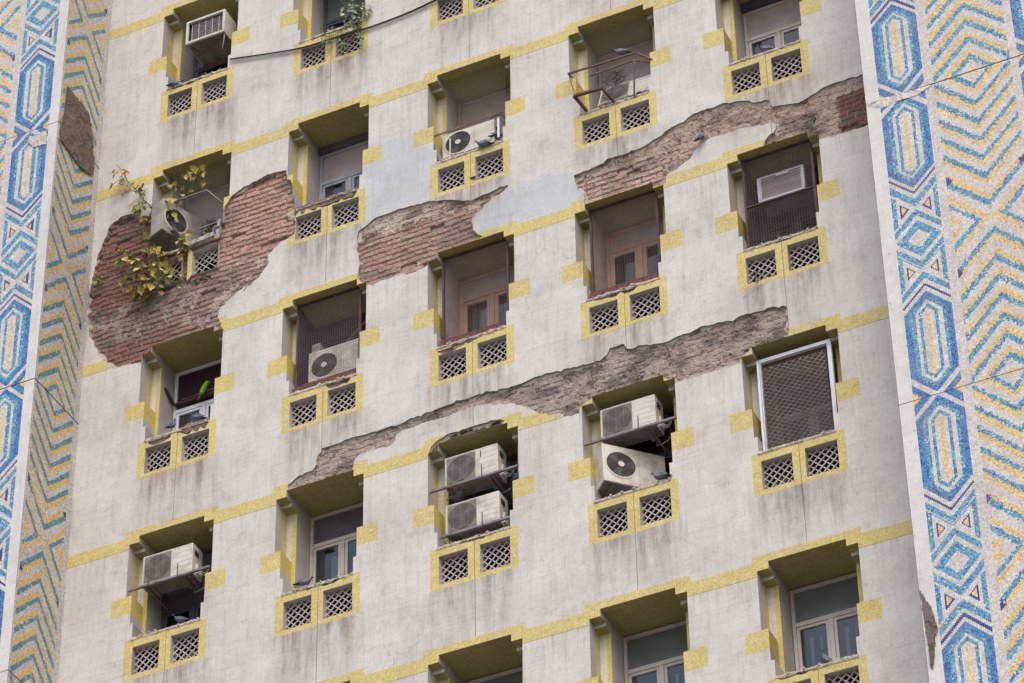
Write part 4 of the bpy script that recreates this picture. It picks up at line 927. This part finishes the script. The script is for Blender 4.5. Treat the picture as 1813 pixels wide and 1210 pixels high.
# ---------------------------------------------------------------- plants
def plant(label,twigs,leaves,pal,name='peepal_sapling',size=(.06,.10),dy=.1,seed=1,cat='plant',y=-.1,extra=0):
    r=random.Random(seed); t=empty(name,(twigs[0][0][0],0,twigs[0][0][1]+Z0)); tag(t,label,cat)
    ox,oz=twigs[0][0]; m=M()
    for k,tw in enumerate(twigs):
        pts=[(p[0]-ox,y*(.2+.8*min(1,i/3))+r.uniform(-.02,.02),p[1]-oz) for i,p in enumerate(tw)]
        sp=smooth(pts,4); nn=len(sp); m.tube(sp,[.011*(1-.8*i/nn)+.002 for i in range(nn)],'twig',5)
    tubes=m; allp_=[]
    for tw in twigs: allp_+=[Vector((q.x,q.y,q.z)) for q in smooth([(p[0]-ox,y*(.2+.8*min(1,i/3)),p[1]-oz) for i,p in enumerate(tw)],4)]
    V=[];Fc=[];Cc=[]
    shp=[(0,0),(.30,.04),(.50,.28),(.42,.58),(.18,.82),(0,1.12),(-.18,.82),(-.42,.58),(-.50,.28),(-.30,.04)]
    L=list(leaves)
    for _ in range(extra):
        q=r.choice(leaves); L.append((q[0]+r.gauss(0,.06),q[1]+r.gauss(0,.06)))
    for q in L:
        sz=r.uniform(*size); yaw=r.uniform(-1.1,1.1); roll=math.pi+r.gauss(0,.6); tilt=r.uniform(-.7,.5)
        Mx=Matrix.Rotation(yaw,3,'Z')@Matrix.Rotation(tilt,3,'X')@Matrix.Rotation(roll,3,'Y')
        c=Vector((q[0]-ox,y+r.uniform(-dy,dy*.6),q[1]-oz)); near=min(allp_,key=lambda a_:(a_-c).length); c=near+(c-near)*(1. if (c-near).length<.22 else .22/(c-near).length); tubes.tube([near,near.lerp(c,.5)+Vector((0,-.01,.015)),c],.0028,'twig',4); b0=len(V); colr=r.choice(pal); kk=r.uniform(.75,1.2)
        V.append(tuple(c+Mx@Vector((0,0.012*sz/.1,.5*sz)))); 
        for a,b_ in shp: V.append(tuple(c+Mx@Vector((a*sz,-abs(a)*.25*sz,b_*sz))))
        for i in range(len(shp)): Fc.append((b0,b0+1+i,b0+1+(i+1)%len(shp)))
        Cc+= [tuple(v*kk*1.15 for v in colr)]+[tuple(v*kk*r.uniform(.8,1.05) for v in colr) for _ in shp]
    tubes.build('stem',t)
    npmesh('foliage',V,Fc,['leaf'],None,('POINT',np.array(Cc)),t)
    return t
yg=[(.34,.27,.035),(.42,.30,.04),(.22,.21,.03),(.15,.16,.03),(.45,.34,.10),(.30,.24,.05),(.10,.15,.03),(.36,.22,.04)]
plant('yellowing peepal sapling sprouting from the big brick patch below a rubbish filled window',D['twigs'],D['leaves'],yg,extra=170,seed=4,dy=.17,size=(.065,.12))
gg=[(.22,.32,.20),(.30,.40,.28),(.12,.20,.07),(.17,.26,.12),(.35,.42,.22),(.20,.26,.05)]
lb=D['leavesB']; bx=lambda pts:[tuple(p) for p in pts]
ox=(2.2+.45,-1.62)
plant('grey green creeper trailing over sill and vent beside the black cable',[[ox,(2.66,-1.45),(2.62,-1.2),(2.70,-.95),(2.72,-.70)],[ox,(2.35,-1.62),(2.1,-1.66),(1.95,-1.70)],[ox,(2.70,-1.75),(2.68,-1.95)],[(2.66,-1.45),(2.5,-1.25),(2.4,-1.05)]],D['leavesB'],gg,name='creeper_plant',extra=40,seed=8,y=-.08,dy=.07,size=(.05,.085))
e=U('A2'); q0=(-1.49,-5.02)
plant('tiny green tuft growing at the left rim of the big brick patch',[[q0,(-1.47,-4.96),(-1.43,-4.92)]],[(-1.50,-5.02),(-1.47,-4.97),(-1.44,-4.94),(-1.42,-4.90),(-1.48,-5.0),(-1.40,-4.95)],[(.30,.27,.04),(.14,.2,.04)],name='weed_tuft',size=(.04,.07),dy=.03,seed=2,y=-.04,extra=5)
o=U('E2'); plant('dry grey tuft caught in the left vent below the louvred window unit',[[(o.x-.38,o.z-2.10),(o.x-.34,o.z-1.98)]],[(o.x-.38,o.z-2.05),(o.x-.33,o.z-2.08),(o.x-.30,o.z-2.02),(o.x-.40,o.z-1.98),(o.x-.35,o.z-2.12)],[(.30,.28,.20),(.2,.2,.12)],name='weed_tuft',size=(.03,.055),dy=.02,seed=3,y=-.01,extra=5)
# ---------------------------------------------------------------- mosaic piers
DP=1.145; SEAM=-7.51; PER=4.79; TS=.02
PAL={'w':[(.70,.67,.65),(.74,.72,.71),(.62,.56,.54),(.66,.59,.57),(.58,.54,.55)],
 'W':[(.72,.71,.70),(.70,.69,.675),(.73,.72,.71)],
 'g':[(.67,.63,.61),(.70,.66,.64),(.56,.51,.50),(.68,.60,.56),(.62,.54,.51),(.60,.58,.61),(.72,.68,.65)],
 'G':[(.60,.555,.52),(.66,.61,.58),(.50,.455,.43),(.60,.56,.56),(.38,.345,.36),(.66,.60,.56)],
 'o':[(.79,.58,.20),(.80,.62,.24),(.77,.54,.18),(.70,.40,.17),(.64,.33,.17),(.80,.66,.36),(.78,.60,.22)],
 'y':[(.80,.62,.24),(.78,.56,.20),(.70,.42,.18),(.80,.68,.38)],
 'b':[(.11,.35,.57),(.19,.46,.63),(.035,.18,.46),(.05,.28,.40),(.17,.42,.60),(.03,.11,.40),(.08,.34,.36)],
 'n':[(.04,.14,.47),(.09,.27,.56),(.03,.09,.38),(.07,.28,.55),(.06,.22,.46),(.03,.05,.26),(.07,.30,.45)],
 'd':[(.018,.04,.26),(.025,.06,.34),(.02,.03,.16)],
 't':[(.06,.26,.36),(.05,.20,.32),(.09,.32,.38),(.06,.14,.32),(.16,.32,.33)],
 'O':[(.74,.50,.12),(.76,.53,.16),(.70,.43,.12),(.58,.31,.12),(.72,.52,.22)]}
KEYS=list(PAL)
def hexpat(q,t):
    r=np.full(q.shape,'w')
    def st(mask,k): r[mask]=k
    t2=t.copy()
    inhex=(t>=q+.02)&(t+q<=1.575)
    d=np.minimum(.30-q,np.minimum((t-q-.02)/1.15,(1.575-t-q)/1.15))
    st(inhex&(d<.075),'n'); st(inhex&(d>=.075)&(d<.13),'b'); st(inhex&(d>=.13)&(d<.175),'w'); st(inhex&(d>=.175)&(d<.228),'b'); st(inhex&(d>=.228)&(d<.277),'w'); st(inhex&(d>=.277),'y')
    w=q-t; st((w>.07)&(w<.20),'n'); st(w>=.20,'y')
    s=t+q; up=(s>1.575)&(t<1.9)
    st(up&(s>1.645)&(s<1.69),'d'); st(up&(s>1.765)&(s<1.875),'b')
    k=q-np.abs(t-1.9); side=k>0
    st(side,'w')
    st(side&(k>.015)&(q>.235),'b')
    st(side&(k>.0)&(k<.001),'b')
    st(side&(k>.085)&(q<.195)&(q>.075),'d'); st(side&(k>.11)&(q<.172)&(q>.1),'y')
    st(up&(s>1.765)&(s<1.875)&(t<1.9),'b')
    p=t-q; dn=(p>1.925)&(t>1.9); st(dn&(p<2.03),'b'); st(dn&(p>=2.03)&(p<2.105),'w')
    R=2.395-t+q; st(dn&(R<.285)&(R>=.15),'b'); st(R<.15,'g')
    return r
def chevpat(q,t,bg='g',bl_='b',orr='o'):
    r=np.full(q.shape,bg); s=t+q; ph=np.mod(s-.20,.30)
    a=(s<1.92)&(s>.19)
    r[a&(ph<.095)]=bl_; r[a&(ph>=.095)&(ph<.185)]=orr
    r[s<.06]='y' if bg!='G' else orr
    r[(s>2.04)&(s<2.13)]=orr; r[(s>=2.13)&(s<2.23)]=bl_
    r[(s>2.40)&(s<2.49)]=orr; r[(s>=2.51)&(s<2.60)]=bl_
    r[(s>2.70)&(np.abs(t-2.395)>.03)]=orr
    r[(q>.42)&((q-.42)>np.abs(t-1.66)*1.1)]='d'
    r[q>.5]=bg
    return r
def tiles(name,A0,A1,ZA,ZB_,mapf,keyf,holes=()):
    a=np.arange(A0+TS/2,A1,TS); z=np.arange(ZA+TS/2,ZB_,TS); ga,gz=np.meshgrid(a,z,indexing='ij'); ga=ga.ravel();gz=gz.ravel()
    keep=np.abs(np.mod(gz-SEAM+PER/2,PER)-PER/2)>.009
    for h in holes: keep&=~pip(ga,gz,h)
    keep&=rng.random(ga.shape)>.0012
    ga=ga[keep];gz=gz[keep]; kk=keyf(ga,gz)
    st_=rng.random(len(kk)); kk=np.where((st_<.05)&np.isin(kk,['b','o','t','O']),'g',kk); kk=np.where((st_<.05)&(kk=='n'),'b',kk)
    cols=np.zeros((len(ga),3))
    for k in KEYS:
        mk=kk==k
        if mk.any():
            pal=np.array(PAL[k]); n=mk.sum(); w=np.array([1.]*len(pal)); w[0]=1.6;w/=w.sum()
            cols[mk]=pal[rng.choice(len(pal),n,p=w)]*(rng.uniform(.84,1.14,n) if k!='W' else rng.uniform(.97,1.03,n))[:,None]
    # stray tiles of another colour
    h=.0091; n=len(ga); jx=rng.uniform(-.0006,.0006,n);jz=rng.uniform(-.0006,.0006,n)
    V=np.zeros((n,4,3))
    for c,(sa,sz) in enumerate(((-1,-1),(1,-1),(1,1),(-1,1))):
        V[:,c]=mapf(ga+sa*h+jx,gz+sz*h+jz,rng.uniform(0,.0012,n))
    F=np.arange(n*4).reshape(n,4)
    cc=np.repeat(cols,4,axis=0)
    return V.reshape(-1,3),F,cc
def fold(z): tz=np.mod(z-SEAM,PER); return np.minimum(tz,PER-tz)
def frontkey(hexc,sgn):
    def f(x,z):
        x=x+0.
        xr=np.mod((x-hexc)*sgn+.36,1.82)-.36; t=fold(z); r=np.full(x.shape,'g')
        mk=np.abs(xr)<.30; r[mk]=hexpat(np.abs(xr[mk]),t[mk])
        mk=(xr>.415)&(xr<1.415); r[mk]=chevpat(np.abs(xr[mk]-.915),t[mk]+rng.choice([-.02,0,0,0,.02],mk.sum()))
        r[(x-hexc)*sgn<-.30]='W'
        return r
    return f
def retkey(y,z):
    t=fold(z); r=np.full(y.shape,'G'); q=np.abs(y+.61); mk=q<.49; r[mk]=chevpat(q[mk]*1.02,t[mk],'G','t','O'); return r
def pier(name,bx,tl,cols_):
    m=M()
    m.box(*bx,'grout'); o=m.build(name,bld,BLOC); return o
zlo,zhi=-18.0,3.0
# left
pl=M(); pl.box(-4.9,-1.62,-DP,.6,-Z0,ZT+.2,'grout'); pl=pl.build('mosaic_pier',bld,BLOC)
V1,F1,C1=tiles('a',-4.4,-1.62,-14.6,zhi,lambda a,z,j:np.stack([a,-DP-.003-j,z],1),frontkey(-2.085,-1.),[D['patchL']])
V2,F2,C2=tiles('b',-DP,0.,-14.6,zhi,lambda a,z,j:np.stack([-1.62+.003+j,a,z],1),retkey,[D['retpatch']])
npmesh('mosaic_tiling',np.concatenate([V1,V2]),np.concatenate([F1,F2+len(V1)]),['mosaic'],None,('POINT',np.concatenate([C1,C2])),pl)
prr=M(); prr.box(10.51,14.2,-DP,.6,-Z0,ZT+.2,'grout'); prr=prr.build('mosaic_pier',bld,BLOC)
V1,F1,C1=tiles('c',10.51,13.9,zlo,-3.6,lambda a,z,j:np.stack([a,-DP-.003-j,z],1),frontkey(10.99,1.),[D['patchR'],D['pierchip']])
V2,F2,C2=tiles('d',-DP,0.,zlo,-3.6,lambda a,z,j:np.stack([10.51-.003-j,a,z],1),retkey)
npmesh('mosaic_tiling',np.concatenate([V1,V2]),np.concatenate([F1,F2+len(V1)]),['mosaic'],None,('POINT',np.concatenate([C1,C2])),prr)
# joints across the piers
m=M()
for k in range(-2,3):
    z=SEAM+k*PER
    m.box(-4.9,-1.6125,-DP-.0045,-DP+.01,z-.0055,z+.0055,'joint'); m.box(-1.625,-1.6125,-DP+.01,0,z-.0055,z+.0055,'joint')
m.build('expansion_joint',pl)
m=M()
for k in range(-2,3):
    z=SEAM+k*PER; m.box(10.5,14.1,-DP-.0045,-DP+.01,z-.0055,z+.0055,'joint')
m.build('expansion_joint',prr)
def patch(name,poly,mp,mat,par,base):
    # rough cement where tiles have come away
    poly=jag(poly,.03,.006,3); pts=np.asarray(poly); x0,z0=pts.min(0);x1,z1=pts.max(0); st=.014
    gx,gz=np.meshgrid(np.arange(x0-.02,x1+.02,st),np.arange(z0-.02,z1+.02,st),indexing='ij')
    n1=fbm(gx*9,gz*9,61);n2=fbm(gx*34,gz*34,71,3); n3=fbm(gx*2.5,gz*2.5,81)
    dep=base+(n1-.5)*.030+(n2-.5)*.012+np.where(np.abs(n3-.5)<.02,.008,0)
    dep=np.maximum(dep,.003)
    nx,nz=gx.shape; idx=np.arange(nx*nz).reshape(nx,nz); k=pip((gx[:-1,:-1]+st/2).ravel(),(gz[:-1,:-1]+st/2).ravel(),poly)
    q=np.stack([idx[:-1,:-1].ravel(),idx[1:,:-1].ravel(),idx[1:,1:].ravel(),idx[:-1,1:].ravel()],1)[k]
    colr=(C(mat)*(.62+.5*n1+.3*n3)[...,None]*(.8+.4*n2[...,None])).reshape(-1,3)
    return npmesh(name,mp(gx.ravel(),gz.ravel(),dep.ravel()),q,['brickfield'],None,('POINT',colr),par)
patch('bare_cement',D['retpatch'],lambda a,z,d:np.stack([-1.62+d,a,z],1),(.165,.118,.092),pl,.024)
patch('cement_patch',D['patchL'],lambda a,z,d:np.stack([a,-DP-d,z],1),(.55,.50,.46),pl,.008)
patch('cement_patch',D['patchR'],lambda a,z,d:np.stack([a,-DP-d,z],1),(.62,.56,.52),prr,.008)
patch('bare_cement',D['pierchip'],lambda a,z,d:np.stack([a,-DP-d,z],1),(.16,.125,.108),prr,.02)
# rim of the missing tile sheet on the return face (tile thickness seen as a dark edge)
m=M(); rp=D['retpatch']
for i in range(len(rp)):
    a,b_=rp[i],rp[(i+1)%len(rp)]; m.bar((-1.62+.006,a[0],a[1]),(-1.62+.006,b_[0],b_[1]),.010,.012,'edge')
m.build('broken_edge',pl)
# ---------------------------------------------------------------- ground
m=M(); m.poly([(-400,-400,0),(400,-400,0),(400,400,0),(-400,400,0)],'ground'); tag(m.build('ground'),kind='structure')
# ---------------------------------------------------------------- light
w=bpy.data.worlds.new('World'); sc.world=w; w.use_nodes=True; nt=w.node_tree; bg=nt.nodes['Background']
sky=nt.nodes.new('ShaderNodeTexSky'); sky.sky_type='NISHITA'; sky.sun_disc=False
EL,AZ=math.radians(55),math.radians(150)
sky.sun_elevation=EL; sky.sun_rotation=AZ; sky.air_density=1.3; sky.dust_density=4.; sky.ozone_density=1.
nt.links.new(sky.outputs[0],bg.inputs[0]); bg.inputs[1].default_value=.15
sl=bpy.data.lights.new('sun','SUN'); sl.energy=1.15; sl.angle=math.radians(50); sl.color=(1,.95,.90)
so=bpy.data.objects.new('sun',sl); col.objects.link(so)
dv=Vector((math.sin(AZ)*math.cos(EL),math.cos(AZ)*math.cos(EL),math.sin(EL)))
so.rotation_euler=dv.to_track_quat('Z','Y').to_euler(); so.location=(0,-20,60)
# ---------------------------------------------------------------- camera
cd=bpy.data.cameras.new('camera'); cam=bpy.data.objects.new('camera',cd); col.objects.link(cam); sc.camera=cam
cd.sensor_width=36; cd.sensor_fit='HORIZONTAL'; cd.lens=CAMD['f']*36/1813; cd.clip_end=2000; cd.clip_start=.1
R=CAMD['R']; px_,py_,pz_=CAMD['pos']
cam.matrix_world=Matrix(((R[0][0],R[0][1],R[0][2],px_),(R[1][0],R[1][1],R[1][2],py_),(R[2][0],R[2][1],R[2][2],pz_+Z0),(0,0,0,1)))
sc.view_settings.view_transform='Standard'; sc.view_settings.look='None'; sc.view_settings.gamma=1; sc.view_settings.exposure=EXPOSURE
sc.render.engine='CYCLES'
